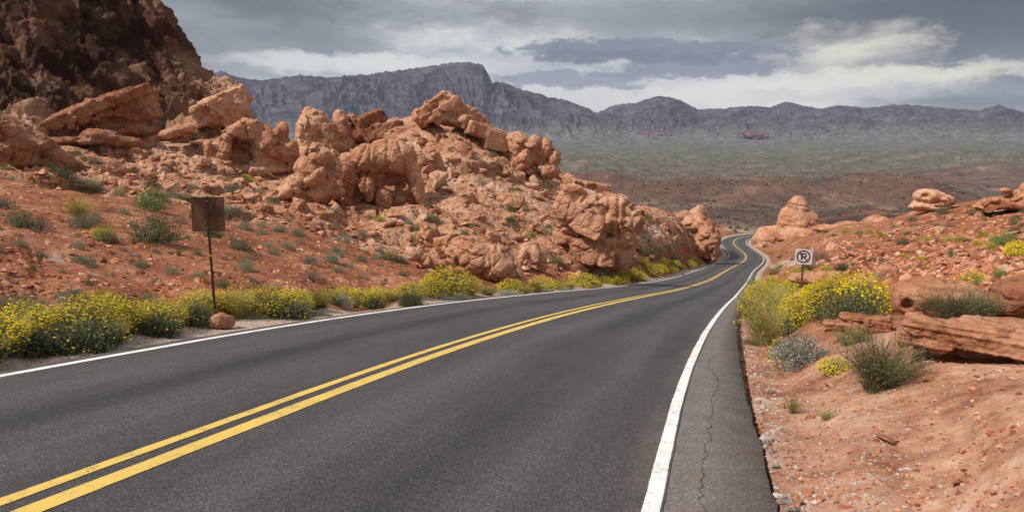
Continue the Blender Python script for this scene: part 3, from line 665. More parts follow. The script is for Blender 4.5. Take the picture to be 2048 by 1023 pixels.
# ------------------------------------------------------------------ solid rocks: distance fields turned into surfaces
def surface_nets(vals, lo, h):
    s = vals < 0; nx, ny, nz = vals.shape
    acc = np.zeros((nx-1, ny-1, nz-1, 3), np.float32); cnt = np.zeros((nx-1, ny-1, nz-1), np.float32)
    for axis in range(3):
        for da in (0, 1):
            for db in (0, 1):
                o = [0, 0, 0]; o1, o2 = [a for a in range(3) if a != axis]; o[o1] = da; o[o2] = db
                e = list(o); e[axis] = 1
                sl0 = tuple(slice(o[a], o[a]+vals.shape[a]-1) for a in range(3)); sl1 = tuple(slice(e[a], e[a]+vals.shape[a]-1) for a in range(3))
                v0, v1 = vals[sl0], vals[sl1]; cr = (v0 < 0) != (v1 < 0)
                tt = np.where(cr, v0/(v0-v1+1e-12), 0)
                for a in range(3): acc[..., a] += np.where(cr, (o[a]+tt) if a == axis else o[a], 0)
                cnt += cr
    m = cnt > 0; idx = np.full(m.shape, -1, np.int64); idx[m] = np.arange(m.sum())
    g_ = np.stack(np.meshgrid(np.arange(nx-1), np.arange(ny-1), np.arange(nz-1), indexing='ij'), -1)
    v_ = (acc[m]/cnt[m][:, None]+g_[m])*h+lo
    F_ = []
    for axis in range(3):
        o1, o2 = [a for a in range(3) if a != axis]
        sl = [slice(None)]*3; sl[axis] = slice(0, -1); A_ = s[tuple(sl)]; sl[axis] = slice(1, None); B_ = s[tuple(sl)]
        ch = np.argwhere(A_ != B_); ch = ch[(ch[:, o1] > 0) & (ch[:, o2] > 0) & (ch[:, o1] < vals.shape[o1]-1) & (ch[:, o2] < vals.shape[o2]-1)]
        if not len(ch): continue
        q = []
        for da, db in ((-1, -1), (0, -1), (0, 0), (-1, 0)):
            c_ = ch.copy(); c_[:, o1] += da; c_[:, o2] += db; q.append(idx[c_[:, 0], c_[:, 1], c_[:, 2]])
        q = np.stack(q, 1); inside = A_[ch[:, 0], ch[:, 1], ch[:, 2]]
        flip = inside if axis != 1 else ~inside
        q[~flip] = q[~flip][:, ::-1]; F_.append(q)
    return v_, np.concatenate(F_)
def biggest(v_, f):
    """drop the crumbs that came loose from a block"""
    lab = np.arange(len(v_))
    for _ in range(400):
        new = lab.copy(); m_ = lab[f].min(1)
        for k in range(4): np.minimum.at(new, f[:, k], m_)
        new = new[new]
        if (new == lab).all(): break
        lab = new
    u, c_ = np.unique(lab[f[:, 0]], return_counts=True); keep = u[c_ > .5*c_.max()]
    f = f[np.isin(lab[f[:, 0]], keep)]; u, inv = np.unique(f, return_inverse=True)
    return v_[u], inv.reshape(-1, 4)
def smin(a, b, k):
    h_ = np.clip(.5+.5*(b-a)/k, 0, 1); return b*(1-h_)+a*h_-k*h_*(1-h_)
def rot2(x, z, d):
    c_, s_ = math.cos(math.radians(d)), math.sin(math.radians(d)); return x*c_+z*s_, -x*s_+z*c_
def sdf_prim(p, pr):
    """('e'|'b', x, z, y, rx, rz, ry, tilt in the x-z plane, yaw) ; b = rounded box"""
    k, cx, cz, cy, rx, rz_, ry = pr[:7]; tilt = pr[7] if len(pr) > 7 else 0; yaw = pr[8] if len(pr) > 8 else 0
    x, y, z = p[:, 0]-cx, p[:, 1]-cy, p[:, 2]-cz
    if yaw: x, y = rot2(x, y, yaw)
    if tilt: x, z = rot2(x, z, tilt)
    if k == 'e':
        q = np.sqrt((x/rx)**2+(y/ry)**2+(z/rz_)**2)+1e-6; g_ = np.sqrt((x/rx**2)**2+(y/ry**2)**2+(z/rz_**2)**2)+1e-6
        return q*(q-1)/g_
    rr_ = .22*min(rx, ry, rz_); q = np.abs(np.stack([x, y, z], 1))-np.array([rx-rr_, ry-rr_, rz_-rr_])
    return np.linalg.norm(np.maximum(q, 0), axis=1)+np.minimum(q.max(1), 0)-rr_
def carve_mesh(prims, cuts=(), h=.1, k=.3, amp=.12, bl=.25, bs=1.6, strat=0.0, sscale=.5, sdip=(.1, 0, 1), seed=0.0, cracks=()):
    bl = bl*.85
    P_ = np.array([[q[1], q[3], q[2]] for q in prims]); R_ = np.array([[max(q[4:7])]*3 for q in prims])
    lo = (P_-R_).min(0)-.35; hi = (P_+R_).max(0)+.35
    ax_ = [np.arange(lo[a], hi[a]+h, h) for a in range(3)]
    G_ = np.stack(np.meshgrid(*ax_, indexing='ij'), -1); sh_ = G_.shape[:3]; p = G_.reshape(-1, 3)
    d = None
    for q in prims:
        e = sdf_prim(p, q); d = e if d is None else smin(d, e, k)
    for q in cuts: d = -smin(-d, sdf_prim(p, q), k*.5)
    m = np.abs(d) < max(4*h, 1.5*(amp+bl)); pm = p[m].astype(np.float32)+seed
    wv = np.stack([fbm(pm*.8+3, 2), fbm(pm*.8+7, 2), fbm(pm*.8+11, 2)], 1)*.45
    dd = amp*fbm(pm/(bs*.8), 5, .55)
    if bl: dd = dd+bl*blocks(pm+wv, bs, .8, .10)+.42*bl*blocks(pm+wv+31, bs*.40, .9, .14)+amp*.35*fbm(pm/(bs*.35), 3, .5, True)
    if strat:
        s_ = pm@np.array(sdip, np.float32); dd = dd+strat*(np.abs(perlin(np.stack([s_/sscale, pm[:, 0]*.12, pm[:, 1]*.12], 1)))-.35)*2
    for (x0, z0, ang, w_) in cracks:     # narrow joints cut through the block, seen end-on
        xx, zz = rot2(p[m][:, 0]-x0, p[m][:, 2]-z0, ang); zz = zz+.18*fbm(pm*1.1, 3)
        dd = dd-.0+0*xx; dd = dd-1.2*w_*np.exp(-(zz/w_)**2)
    d[m] -= dd
    return biggest(*surface_nets(d.reshape(sh_).astype(np.float32), lo, h))
def hero(label, cat, cx, base, r, prims, cuts=(), cracks=(), name='rock_outcrop', m_=None, sink=.25, group=None, **kw):
    """prims in photo pixels: (kind, px, py, dy_m, half_w, half_h, half_depth_m, tilt, yaw)"""
    q_ = hit(cx, base)
    if q_ is not None and abs(math.hypot(q_.x, q_.y)/r-1) < .3: r = math.hypot(q_.x, q_.y)
    o_ = P(cx, base, r); s = np.linalg.norm(o_)/np.linalg.norm(raydir(cx, base))/F
    a0 = math.atan2(o_[0], o_[1])
    def cv_(q):
        q = list(q)+[0]*(9-len(q)); return (q[0], (q[1]-cx)*s, (base-q[2])*s, q[3], q[4]*s, q[5]*s, q[6], -q[7], q[8])
    v_, f = carve_mesh([cv_(q) for q in prims], [cv_(q) for q in cuts], cracks=[((x-cx)*s, (base-y)*s, a, w_) for x, y, a, w_ in cracks], seed=cx*.013, **kw)
    me = new_mesh(name, v_, f); o = link(name, me, m_ or M_rock)
    o.location = Vector(o_)-Vector((0, 0, 0)); o.rotation_euler = (0, 0, -a0)
    if label: tag(o, label, cat, group)
    return o
hero('pitted sandstone outcrop with a shadowed hollow and knobbly lobes left of the tall tower rock', 'rock', 510, 345, 71,
     [('e',470,268,0,30,11,1.1,-38), ('e',505,262,.3,30,26,1.3), ('e',519,300,.2,14,44,1.2,4), ('e',538,290,.3,22,40,1.4), ('e',459,296,-.1,10,28,.9,8), ('e',428,303,-.1,10,20,.8), ('e',567,262,.6,15,22,1.1), ('e',572,305,.4,26,26,1.3), ('e',487,310,1.3,28,40,1.0), ('e',510,340,.4,80,16,1.6), ('e',424,252,.4,5,16,.35,4), ('e',440,322,.3,24,22,1.2)],
     [('e',486,306,-.5,16,21,1.25)], h=.12, k=.35, amp=.22, bl=.28, bs=1.5)
hero('tall rounded sandstone tower pair with a hollow near its top', 'rock', 650, 305, 76,
     [('e',630,256,0,32,38,1.6,3), ('b',634,280,.1,33,34,1.5), ('e',612,285,.1,18,34,1.2), ('e',683,246,.7,21,28,1.4,-6), ('b',684,275,.8,24,30,1.4,-4), ('e',705,240,1.4,11,14,.8)],
     [('e',641,228,-1.3,8,7,.5), ('e',638,274,-1.5,12,13,.55,25)], cracks=[(662,262,82,.14), (651,240,70,.08)], h=.11, k=.25, amp=.17, bl=.24, bs=1.7)
hero('two dark brown tilted slabs lying behind the tower on the crest', 'rock', 750, 285, 80,
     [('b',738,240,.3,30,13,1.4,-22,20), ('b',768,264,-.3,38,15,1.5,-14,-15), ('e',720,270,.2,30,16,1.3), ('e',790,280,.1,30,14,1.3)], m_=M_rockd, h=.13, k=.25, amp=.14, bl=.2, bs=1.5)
hero('smooth domed sandstone rock with a long apron sloping down to the left', 'rock', 630, 400, 58,
     [('e',640,316,0,34,24,1.3,-6), ('e',622,345,-.2,30,34,1.3,-30), ('e',592,370,-.3,46,20,1.3,-36), ('e',665,335,.3,22,34,1.2), ('e',560,392,-.3,40,12,1.1,-10), ('e',640,385,.3,50,22,1.4)],
     [('e',660,338,-1.0,9,19,.65,10), ('e',596,396,-1.5,10,8,.6)], h=.095, k=.22, amp=.17, bl=.34, bs=1.5)
hero('massive cracked sandstone arch with a cave below, like an elephant with its trunk down', 'rock', 765, 412, 51,
     [('e',695,352,0,24,42,1.1,4), ('e',740,318,.3,40,32,1.3,-10), ('e',785,315,.4,52,36,1.4,8), ('e',822,345,.4,18,58,1.1,-22), ('e',835,385,.2,14,34,.9,-28), ('e',733,375,-.1,20,28,1.0), ('e',770,345,1.0,55,50,.8), ('e',768,400,1.2,75,22,.7), ('e',700,385,.3,28,28,1.0)],
     [('e',783,374,-.25,35,29,1.65,-12), ('e',716,398,-.7,8,26,.9,12)], cracks=[(742,320,80,.12), (776,318,86,.11), (806,322,100,.10), (718,330,62,.09)], h=.08, k=.22, amp=.10, bl=.12, bs=1.1)
hero('egg shaped boulder sitting in the mouth of the sandstone cave', 'boulder', 768, 416, 49.6, [('e',767,396,0,16,21,.65,10), ('e',770,405,0,15,13,.6)], name='boulder', h=.07, k=.2, amp=.08, bl=.05, bs=.8)
hero('large flat brown slab leaning on the upper slope of the hill', 'rock', 980, 300, 70,
     [('b',975,268,0,46,14,1.0,17,20), ('b',990,282,.1,26,20,.9,10,20)], name='rock_slab', h=.1, k=.25, amp=.07, bl=.06, bs=1.6)
hero('stack of tilted pink sandstone beds forming the summit of the hill', 'rock', 880, 255, 80,
     [('b',862,212,.2,36,9,1.8,-34,10), ('b',878,222,0,44,9,1.8,-32,10), ('b',895,228,.2,34,10,1.6,-28,10), ('b',880,206,.6,30,12,1.7,-20), ('e',845,235,.1,22,20,1.5), ('b',936,226,.4,18,14,1.3,12), ('e',915,240,.2,40,16,1.7), ('b',928,245,-.6,15,10,.9,-20,30), ('e',950,240,.6,24,15,1.4)], h=.13, k=.18, amp=.12, bl=.22, bs=1.5, strat=.10, sscale=.6, sdip=(.55,0,.83))
hero('cluster of rounded pillars on the right shoulder of the hill crest', 'rock', 1070, 345, 76,
     [('e',1040,290,.2,20,22,1.3,20), ('e',1062,300,0,20,28,1.3,28), ('e',1085,305,.3,20,30,1.3,24), ('e',1105,322,.3,14,24,1.2,20), ('e',1050,318,0,22,24,1.2,30), ('e',1030,275,.5,18,13,1.1), ('e',1095,340,.1,26,18,1.3,20)], cracks=[(1073,300,62,.15), (1095,312,64,.13)], h=.13, k=.22, amp=.2, bl=.3, bs=1.5)
hero('huge angular sandstone block with a flat sloping face and a sheer dark right side', 'rock', 1180, 540, 50,
     [('b',1166,436,0,56,24,1.4,26,-18), ('b',1136,396,.9,20,24,1.1,6,10), ('b',1172,400,1.4,36,18,1.3,18), ('b',1222,428,1.2,20,34,1.3,4,10), ('b',1235,482,.9,22,46,1.2,-3,15), ('b',1134,468,.2,22,20,.9,4,10), ('e',1180,505,.5,54,40,1.2), ('b',1190,500,.2,46,28,1.2,5,-10), ('b',1205,450,1.0,40,50,1.2), ('e',1240,520,.7,24,32,1.1), ('e',1150,520,.5,40,26,1.1)],
     (), cracks=[(1212,420,80,.12), (1160,474,-14,.14), (1180,410,38,.1), (1232,455,88,.12)], h=.085, k=.12, amp=.10, bl=.16, bs=1.4)
hero('ledge of broad stacked sandstone slabs above the huge angular block', 'rock', 1195, 410, 74,
     [('b',1180,374,0,38,10,1.5,8,10), ('b',1205,392,.2,42,11,1.6,12,-10), ('b',1150,372,.4,24,14,1.2,14), ('e',1235,402,.4,26,14,1.4), ('e',1180,400,.4,50,14,1.6)], h=.12, k=.2, amp=.10, bl=.15, bs=1.6)
hero('low dark knob of rock at the bend where the hill meets the road', 'rock', 1408, 520, 131,
     [('e',1412,480,0,26,28,2.6), ('e',1395,495,.3,34,24,2.8), ('e',1424,500,-.3,14,22,2.0), ('e',1370,500,.6,30,18,2.6), ('e',1395,450,1.5,30,20,2.6)], h=.22, k=.6, amp=.35, bl=.6, bs=2.4)
hero('small pair of upright rocks with a black cleft beside the yellow verge', 'rock', 1062, 540, 38,
     [('e',1046,516,0,12,20,.5,4), ('e',1072,512,.1,13,26,.6,-14), ('e',1060,500,.3,20,16,.5), ('e',1085,525,.2,10,18,.5,-10)], h=.06, k=.1, amp=.08, bl=.1, bs=.7)
hero('dark tilted rock face above the yellow verge below the hill', 'rock', 985, 560, 32,
     [('e',960,520,.4,70,40,1.2,10), ('e',1000,535,.2,40,28,1.0,-10), ('e',935,512,.6,50,40,1.2)], h=.07, k=.25, amp=.15, bl=.2, bs=1.0)
hero('pointed ochre rock rib on the slope left of the yellow verge', 'rock', 835, 535, 30,
     [('e',828,506,0,20,14,.5,22), ('e',850,520,0,20,11,.45,32), ('e',875,528,.2,22,9,.5,10)], h=.05, k=.15, amp=.07, bl=.09, bs=.6)
# right of the road
hero('cone shaped salmon sandstone spire standing beyond the bend of the road', 'rock', 1590, 500, 203,
     [('e',1589,408,0,15,19,2.6), ('e',1590,428,0,25,34,3.8), ('e',1592,452,0,37,38,4.6), ('e',1604,474,0,60,28,6), ('e',1575,440,0,22,28,4), ('e',1610,442,.5,22,22,4), ('e',1590,470,0,60,24,7), ('e',1622,468,1,44,16,6,14), ('b',1640,480,2,40,14,6,10), ('e',1540,478,0,30,24,6), ('e',1560,500,-2,50,20,6), ('e',1625,446,0,6,10,1.2)],
     (), h=.30, k=1.0, amp=.35, bl=.3, bs=3.0, strat=.35, sscale=1.3, sdip=(.15,0,.98))
hero('pale mushroom shaped boulder with a hollow on the right hand ridge', 'boulder', 1860, 424, 104,
     [('e',1855,392,0,28,15,2.0), ('e',1882,398,.2,20,11,1.7,14), ('e',1845,410,.1,24,12,1.8,-12), ('e',1865,412,.2,30,11,1.9)],
     [('e',1850,390,-1.9,9,5,.7), ('e',1885,410,-1.6,22,3,.8)], cracks=[(1862,404,8,.10)], name='boulder', h=.13, k=.3, amp=.14, bl=.12, bs=1.6)
hero('broad sandstone ledge with a dark brown top at the right end of the ridge', 'rock', 2030, 425, 92,
     [('e',2012,381,0,14,8,1.2), ('e',2050,392,.6,30,16,2.2), ('b',2020,406,0,44,12,2.2,-8), ('b',2060,380,1,26,14,2.0), ('e',2070,410,.4,40,24,2.4), ('e',1985,416,.2,30,9,1.8)], h=.15, k=.3, amp=.18, bl=.25, bs=1.8)
hero('large smooth salmon boulder with a round hole low on its left face', 'boulder', 1870, 634, 13.6,
     [('e',1850,592,0,50,38,.50,-4), ('e',1905,596,.05,62,36,.5,16), ('e',1815,600,-.05,24,30,.34), ('e',1880,620,.1,84,24,.5), ('e',1800,588,.15,16,14,.25)],
     [('e',1822,606,-.46,11,13,.28), ('e',1868,604,-.62,30,12,.22,-8)], name='boulder', m_=M_rockn, h=.022, k=.10, amp=.035, bl=.02, bs=.5)
hero('dark red boulder cut by the right edge beside the olive bush', 'boulder', 2040, 640, 12.6,
     [('e',2030,590,0,48,36,.42,-6), ('e',2075,585,.1,60,44,.5), ('e',2010,612,0,34,26,.36)], name='boulder', m_=M_rockr, h=.024, k=.1, amp=.04, bl=.05, bs=.4)
hero('long layered red sandstone ledge with a shadowed undercut at the right edge', 'rock', 1950, 722, 9.9,
     [('b',1915,662,0,96,16,.26,2,4), ('b',1985,655,.06,90,20,.30,-3,0), ('b',1990,682,.03,110,18,.30,3,-4), ('b',1890,682,-.02,74,16,.24,-4), ('b',1866,700,-.02,44,10,.2,4), ('b',2080,680,.05,80,26,.32,0), ('b',2000,712,.25,140,16,.2)],
     [('e',1990,712,-.22,86,13,.30,4)], name='rock_ledge', m_=M_rockn, h=.018, k=.05, amp=.025, bl=.03, bs=.3, strat=.03, sscale=.07, sdip=(.06,.1,1))
hero('short layered red ledge below the dark green flowering bush', 'rock', 1715, 674, 11.4,
     [('b',1712,650,0,62,10,.2,-2,6), ('b',1725,636,.05,46,7,.17,-2,0), ('b',1690,656,-.02,38,9,.17,3), ('b',1735,664,.08,44,8,.14)],
     [('e',1705,668,-.2,40,6,.18)], name='rock_ledge', m_=M_rockn, h=.015, k=.04, amp=.02, bl=.025, bs=.25, strat=.025, sscale=.06, sdip=(.05,.1,1))
hero('flat pinkish slab lying behind the yellow flowers near the no parking sign', 'rock', 1650, 566, 30,
     [('e',1625,556,0,38,10,.5), ('e',1668,553,.1,36,12,.5,6), ('e',1640,562,.1,60,9,.6)], name='rock_slab', h=.05, k=.15, amp=.06, bl=.07, bs=.6)
hero('pale rounded rock beside a dry grey bush above the yellow flowers', 'rock', 1775, 555, 27, [('e',1775,540,0,20,13,.3), ('e',1768,546,0,16,10,.3)], name='boulder', h=.035, k=.1, amp=.05, bl=.05, bs=.4)
hero('broad pale slab humped behind the green shrubs on the right ridge', 'rock', 1745, 462, 133,
     [('e',1750,444,0,28,14,2.5), ('e',1715,455,0,44,12,3), ('e',1690,462,.5,60,9,3)], name='rock_slab', h=.2, k=.5, amp=.25, bl=.3, bs=2)
hero('brown triangular rock on the gravel verge right beside the white line', 'boulder', 444, 657, 12.4,
     [('e',440,640,0,20,15,.15,-6), ('e',456,644,.02,14,13,.13,10), ('e',432,648,0,14,8,.12), ('b',448,642,.02,17,12,.12,12,20)], name='boulder', m_=M_rockn, h=.012, k=.04, amp=.018, bl=.02, bs=.16)
# beds and slabs at the foot of the cliff
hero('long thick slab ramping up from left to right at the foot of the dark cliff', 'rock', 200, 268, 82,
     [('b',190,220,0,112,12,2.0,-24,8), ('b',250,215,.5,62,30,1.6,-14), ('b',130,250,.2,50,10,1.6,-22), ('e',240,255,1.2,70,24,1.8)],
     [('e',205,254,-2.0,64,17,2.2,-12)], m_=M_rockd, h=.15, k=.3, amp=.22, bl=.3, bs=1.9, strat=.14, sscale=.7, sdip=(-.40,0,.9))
hero('layered sandstone headland ending the cliff above the saddle', 'rock', 450, 252, 86,
     [('b',455,205,0,42,20,2.0,-28,10), ('b',468,222,.2,30,28,1.9,-16), ('b',430,222,.5,40,22,1.8,-24), ('e',440,240,.6,50,20,2.0), ('b',472,190,.8,20,12,1.5,-20)], h=.14, k=.25, amp=.16, bl=.26, bs=1.6, strat=.16, sscale=.55, sdip=(-.42,0,.9))
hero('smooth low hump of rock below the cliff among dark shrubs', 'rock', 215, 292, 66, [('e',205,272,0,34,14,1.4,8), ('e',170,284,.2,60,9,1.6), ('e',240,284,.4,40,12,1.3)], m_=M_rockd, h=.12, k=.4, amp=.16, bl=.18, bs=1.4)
hero('rounded leaning slab on the slope right of the cliff foot', 'rock', 355, 276, 72, [('e',358,262,0,32,12,1.2,-14), ('e',335,272,.2,26,8,1.1)], name='rock_slab', h=.11, k=.3, amp=.14, bl=.12, bs=1.3)
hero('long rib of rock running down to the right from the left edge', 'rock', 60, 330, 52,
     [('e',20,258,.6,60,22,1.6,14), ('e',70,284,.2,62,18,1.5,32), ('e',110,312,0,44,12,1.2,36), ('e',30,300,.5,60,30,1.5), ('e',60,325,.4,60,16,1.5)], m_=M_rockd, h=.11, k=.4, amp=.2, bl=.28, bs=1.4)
for x, b, r, w_, h_, lb in ((1310,279,4600,32,7,'distant red rock patch at the foot of the far mountains below the pointed peak'), (1503,278,4600,28,9,'distant dark red knoll at the foot of the right hand mountains')):
    hero(lb, 'rock', x, b, r, [('e',x,b-6,0,w_,h_,50), ('e',x-14,b-8,10,w_*.5,h_*.8,40), ('e',x+15,b-5,10,w_*.6,h_*.7,40), ('e',x+3,b-h_,0,w_*.3,h_*.6,30)], m_=M_rockf, h=5, k=8, amp=10, bl=16, bs=34)

# ------------------------------------------------------------------ boulders: a few hewn shapes, copied one by one
def boulder_mesh(seed, rnd=.12, n=9, h=.085):
    g_ = np.random.RandomState(seed); nv = g_.normal(size=(n, 3)); nv[:, 2] *= .8; nv /= np.linalg.norm(nv, axis=1)[:, None]; dd = g_.uniform(.45, .85, n)
    nv = np.vstack([nv, np.eye(3), -np.eye(3)]); dd = np.concatenate([dd, [.95]*6])
    ax_ = np.arange(-1.1, 1.1, h); G_ = np.stack(np.meshgrid(ax_, ax_, ax_, indexing='ij'), -1); p = G_.reshape(-1, 3)
    e = p@nv.T-dd; kk = 1/rnd*1.6; d = np.log(np.exp(kk*e).sum(1))/kk
    pm = p.astype(np.float32)+seed*3.1
    d -= .10*fbm(pm*1.3, 4)+.09*blocks(pm, .8, .8, .12)+.03*fbm(pm*5, 2)
    return surface_nets(d.reshape(G_.shape[:3]).astype(np.float32), np.array([-1.1]*3), h)
BM = [new_mesh('boulder', *boulder_mesh(s, rnd=[.10, .16, .25, .12][s % 4])) for s in range(11)]
for me in BM: me.materials.append(M_rock)
rb = random.Random(21)
THINGS = []      # (object, kind phrase, colour/size words, px, py) -> labels are written at the end
def boulder(px, py, w, flat=.7, tilt=18, mi=None, grp='boulders on the hill'):
    q = hit(px, py)
    if q is None or q.length > 260: return
    s = w/2*q.length/F
    o = bpy.data.objects.new('boulder', BM[rb.randrange(len(BM)) if mi is None else mi]); COL.objects.link(o)
    o.scale = (s*rb.uniform(.9, 1.15), s*rb.uniform(.75, 1.0), s*flat*rb.uniform(.8, 1.15)); o.rotation_euler = (math.radians(rb.uniform(-tilt, tilt)), math.radians(rb.uniform(-tilt, tilt)+12), rb.uniform(0, 6.28))
    o.location = q+Vector((0, 0, s*flat*.25)); o['group'] = grp
    THINGS.append((o, 'boulder', w, 'b'))
for a in ((457,330,24), (870,232,30), (905,225,26), (1003,255,22), (860,300,50), (905,320,36), (920,300,30), (935,310,34), (985,330,40), (1010,345,32), (960,345,30), (1030,320,44), (1060,345,40), (1060,375,36), (930,400,46), (900,385,36), (925,410,34), (1000,400,40), (1035,410,44), (880,360,60), (905,350,44), (850,345,36), (1090,390,40), (1075,400,34), (1110,350,30), (1140,360,36), (870,425,30), (890,445,44), (1290,405,24), (1270,430,30), (1258,415,28), (1310,440,22), (1330,455,26), (1370,462,22), (1350,480,24), (1275,500,26), (1300,515,24), (1262,525,18), (1290,523,26), (1240,530,22), (1100,500,34), (1120,510,38), (1060,460,30), (1040,480,34), (1010,450,36), (960,440,30), (990,480,40), (1090,440,30),
          (575,330,30), (590,345,24), (560,345,26), (545,355,22), (600,330,26), (520,360,24), (480,345,22), (440,345,26), (410,330,30), (380,300,26), (300,350,36), (340,330,30), (310,320,30), (270,305,34), (250,290,30), (350,300,24), (395,290,26), (350,380,30), (420,380,40), (250,345,34), (265,388,24), (500,400,36), (520,420,30), (455,395,24), (600,410,40), (650,430,44), (700,440,46), (640,470,30), (560,430,26), (860,470,60), (900,490,60), (820,460,40), (780,450,36), (930,520,56), (750,470,30), (880,520,40), (845,440,36),
          (830,270,22), (800,285,30), (815,300,28), (840,315,30), (845,285,26), (860,262,22), (890,275,26), (920,280,20), (955,290,20), (770,290,30), (740,285,24), (700,290,22)):
    boulder(*a)
# scattered smaller blocks over the rocky hill
while sum(1 for x in THINGS) < 215:
    px = rb.uniform(20, 1425); lo_ = np.interp(px, [0, 300, 500, 600, 880, 1100, 1430], [270, 270, 275, 300, 215, 340, 450]); hi_ = np.interp(px, [0, 300, 620, 850, 1100, 1430], [350, 400, 470, 540, 560, 520])
    boulder(px, rb.uniform(lo_, hi_), rb.uniform(7, 20)*(.75 if px > 1200 else 1))
for a in ((1690,515,44,.5), (1660,500,30), (1845,492,26), (1880,465,40), (1835,480,22), (1810,505,24), (1790,520,22), (1720,520,24), (1870,545,30), (1900,530,34), (1940,540,36), (1960,555,30), (1990,520,34), (2010,545,40), (1925,515,28), (1890,510,24), (1860,520,20), (1955,500,24), (1760,510,22), (1610,535,24), (1585,520,20), (1560,515,16), (1715,560,24), (1745,575,18), (1835,560,16), (1980,480,22), (2020,470,26), (1900,440,22), (1930,425,18), (1960,432,20), (1800,450,20), (1760,470,18), (1700,490,22), (1650,490,18)):
    boulder(*a, grp='boulders on the right slope')
for a in ((1929,960,44,.42), (1672,873,24,.5), (1660,770,30,.4), (1580,750,22,.9), (1588,800,22), (1612,985,26,.6), (1640,1000,22), (1590,1010,28), (1860,760,30,.35), (1880,700,20), (1563,815,18), (1575,900,18), (1600,940,16), (1700,905,14), (1780,880,44,.25), (1620,835,16)):
    boulder(*a, grp='stones on the bare red ground')
# ------------------------------------------------------------------ loose rubble, gravel at the asphalt edge (nobody could count them)
def stones(name, pts, siz, m_, flat=.65, seed=0):
    g_ = np.random.RandomState(seed); n = len(pts)
    b_ = np.array([(1,0,0),(-1,0,0),(0,1,0),(0,-1,0),(0,0,1),(0,0,-1)], float); tf = np.array([(0,2,4),(2,1,4),(1,3,4),(3,0,4),(2,0,5),(1,2,5),(3,1,5),(0,3,5)])
    # octahedra with knocked-off points -> irregular chips
    v_ = b_[None]*g_.uniform(.45, 1.15, (n, 6, 1))+g_.uniform(-.28, .28, (n, 6, 3))
    a_ = g_.uniform(0, 6.28, n); c_, s_ = np.cos(a_)[:, None], np.sin(a_)[:, None]
    x, y = v_[..., 0]*c_-v_[..., 1]*s_, v_[..., 0]*s_+v_[..., 1]*c_
    v_ = np.stack([x, y*g_.uniform(.6, 1, (n, 1)), v_[..., 2]*flat], -1)*siz[:, None, None]+pts[:, None]
    f = tf[None]+6*np.arange(n)[:, None, None]
    return link(name, new_mesh(name, v_.reshape(-1, 3), f.reshape(-1, 3), False), m_)
g_ = np.random.RandomState(3)
def scatter(n, fpx, fpy, smin_, smax_, pw=3.0):
    pts, sz = [], []
    while len(pts) < n:
        px = fpx(); py = fpy(px); q = hit(px, py)
        if q is None or q.length > 120: continue
        l_, z_, s_ = road_near(np.array([[q.x, q.y]]))
        if abs(l_[0]) < (4.0 if l_[0] < 0 else 4.45): continue
        pts.append(q); sz.append(smin_+(smax_-smin_)*g_.rand()**pw)
    return np.array(pts), np.array(sz)
q1, z1 = scatter(6000, lambda: g_.uniform(-150, 1000), lambda x: g_.uniform(np.interp(x, [0, 400, 1000], [330, 400, 480]), np.interp(x, [0, 400, 1000], [640, 610, 575])), .02, .15, 4)
q2, z2 = scatter(8500, lambda: g_.uniform(1550, 2046), lambda x: g_.uniform(np.interp(x, [1550, 1700, 1900, 2046], [500, 458, 425, 400]), 600), .03, .36, 4)
q1b, z1b = scatter(4200, lambda: g_.uniform(10, 1425), lambda x: g_.uniform(np.interp(x, [0, 300, 500, 600, 880, 1100, 1430], [250, 262, 275, 300, 215, 340, 450]), np.interp(x, [0, 300, 620, 850, 1100, 1430], [350, 400, 470, 540, 560, 520])), .05, .42, 3.5)
q2b, z2b = scatter(1700, lambda: g_.uniform(1570, 2046), lambda x: g_.uniform(700, 1022), .006, .045, 4)
st_ = stones('rubble', np.vstack([q1, q2, q1b, q2b]), np.concatenate([z1, z2, z1b, z2b]), M_rubble, seed=1); tag(st_, 'loose red rubble strewn over the soil slopes on both sides of the road', 'rubble', kind='stuff')
q1, z1 = scatter(4200, lambda: 1500+g_.beta(1.2, 2.6)*560, lambda x: g_.uniform(680, 1022), .004, .034, 3.5)
k = rs.randint(0, len(sfine), 9000); s_ = sfine[k]; s_ = s_[(s_ > -22) & (s_ < 30)]
cs = with_s(s_, lambda: (RC.copy(), RN.copy())); w_ = np.abs(g_.normal(0, .22, len(s_))); q3 = cs[0]+cs[1]*(e_s(s_)+.03+w_)[:, None]; z3 = .008+.055*g_.rand(len(s_))**3.5
s_ = np.concatenate([g_.uniform(-13, 6, 5200), g_.uniform(6, 60, 2600)]); cs = with_s(s_, lambda: (RC.copy(), RN.copy())); q4 = cs[0]-cs[1]*(3.98+np.abs(g_.normal(0, .75, len(s_))))[:, None]; z4 = .007+.026*g_.rand(len(s_))**2.5*np.where(s_ > 6, 1.8, 1)
def settle(q):
    out = []
    for p in q:
        h_ = drop(p[0], p[1]); out.append((p[0], p[1], h_.z if h_ else p[2]))
    return np.array(out)
q3 = settle(q3); q4 = settle(q4)
s_ = np.concatenate([g_.uniform(-19, -4, 420), g_.uniform(-4, 12, 160)]); s_ = s_[fbm(np.stack([s_*.7, s_*0, s_*0], 1), 2) > -.12]; cs = with_s(s_, lambda: (RC.copy(), RN.copy())); q5 = settle(cs[0]+cs[1]*(e_s(s_)+.02+np.abs(g_.normal(0, .05, len(s_))))[:, None]); q5[:, 2] += .015
st_ = stones('asphalt_crumbs', q5, .012+.045*g_.rand(len(s_))**2, M_shld, seed=8); tag(st_, 'crumbled dark asphalt lumps along the broken shoulder edge', 'asphalt rubble', kind='stuff')
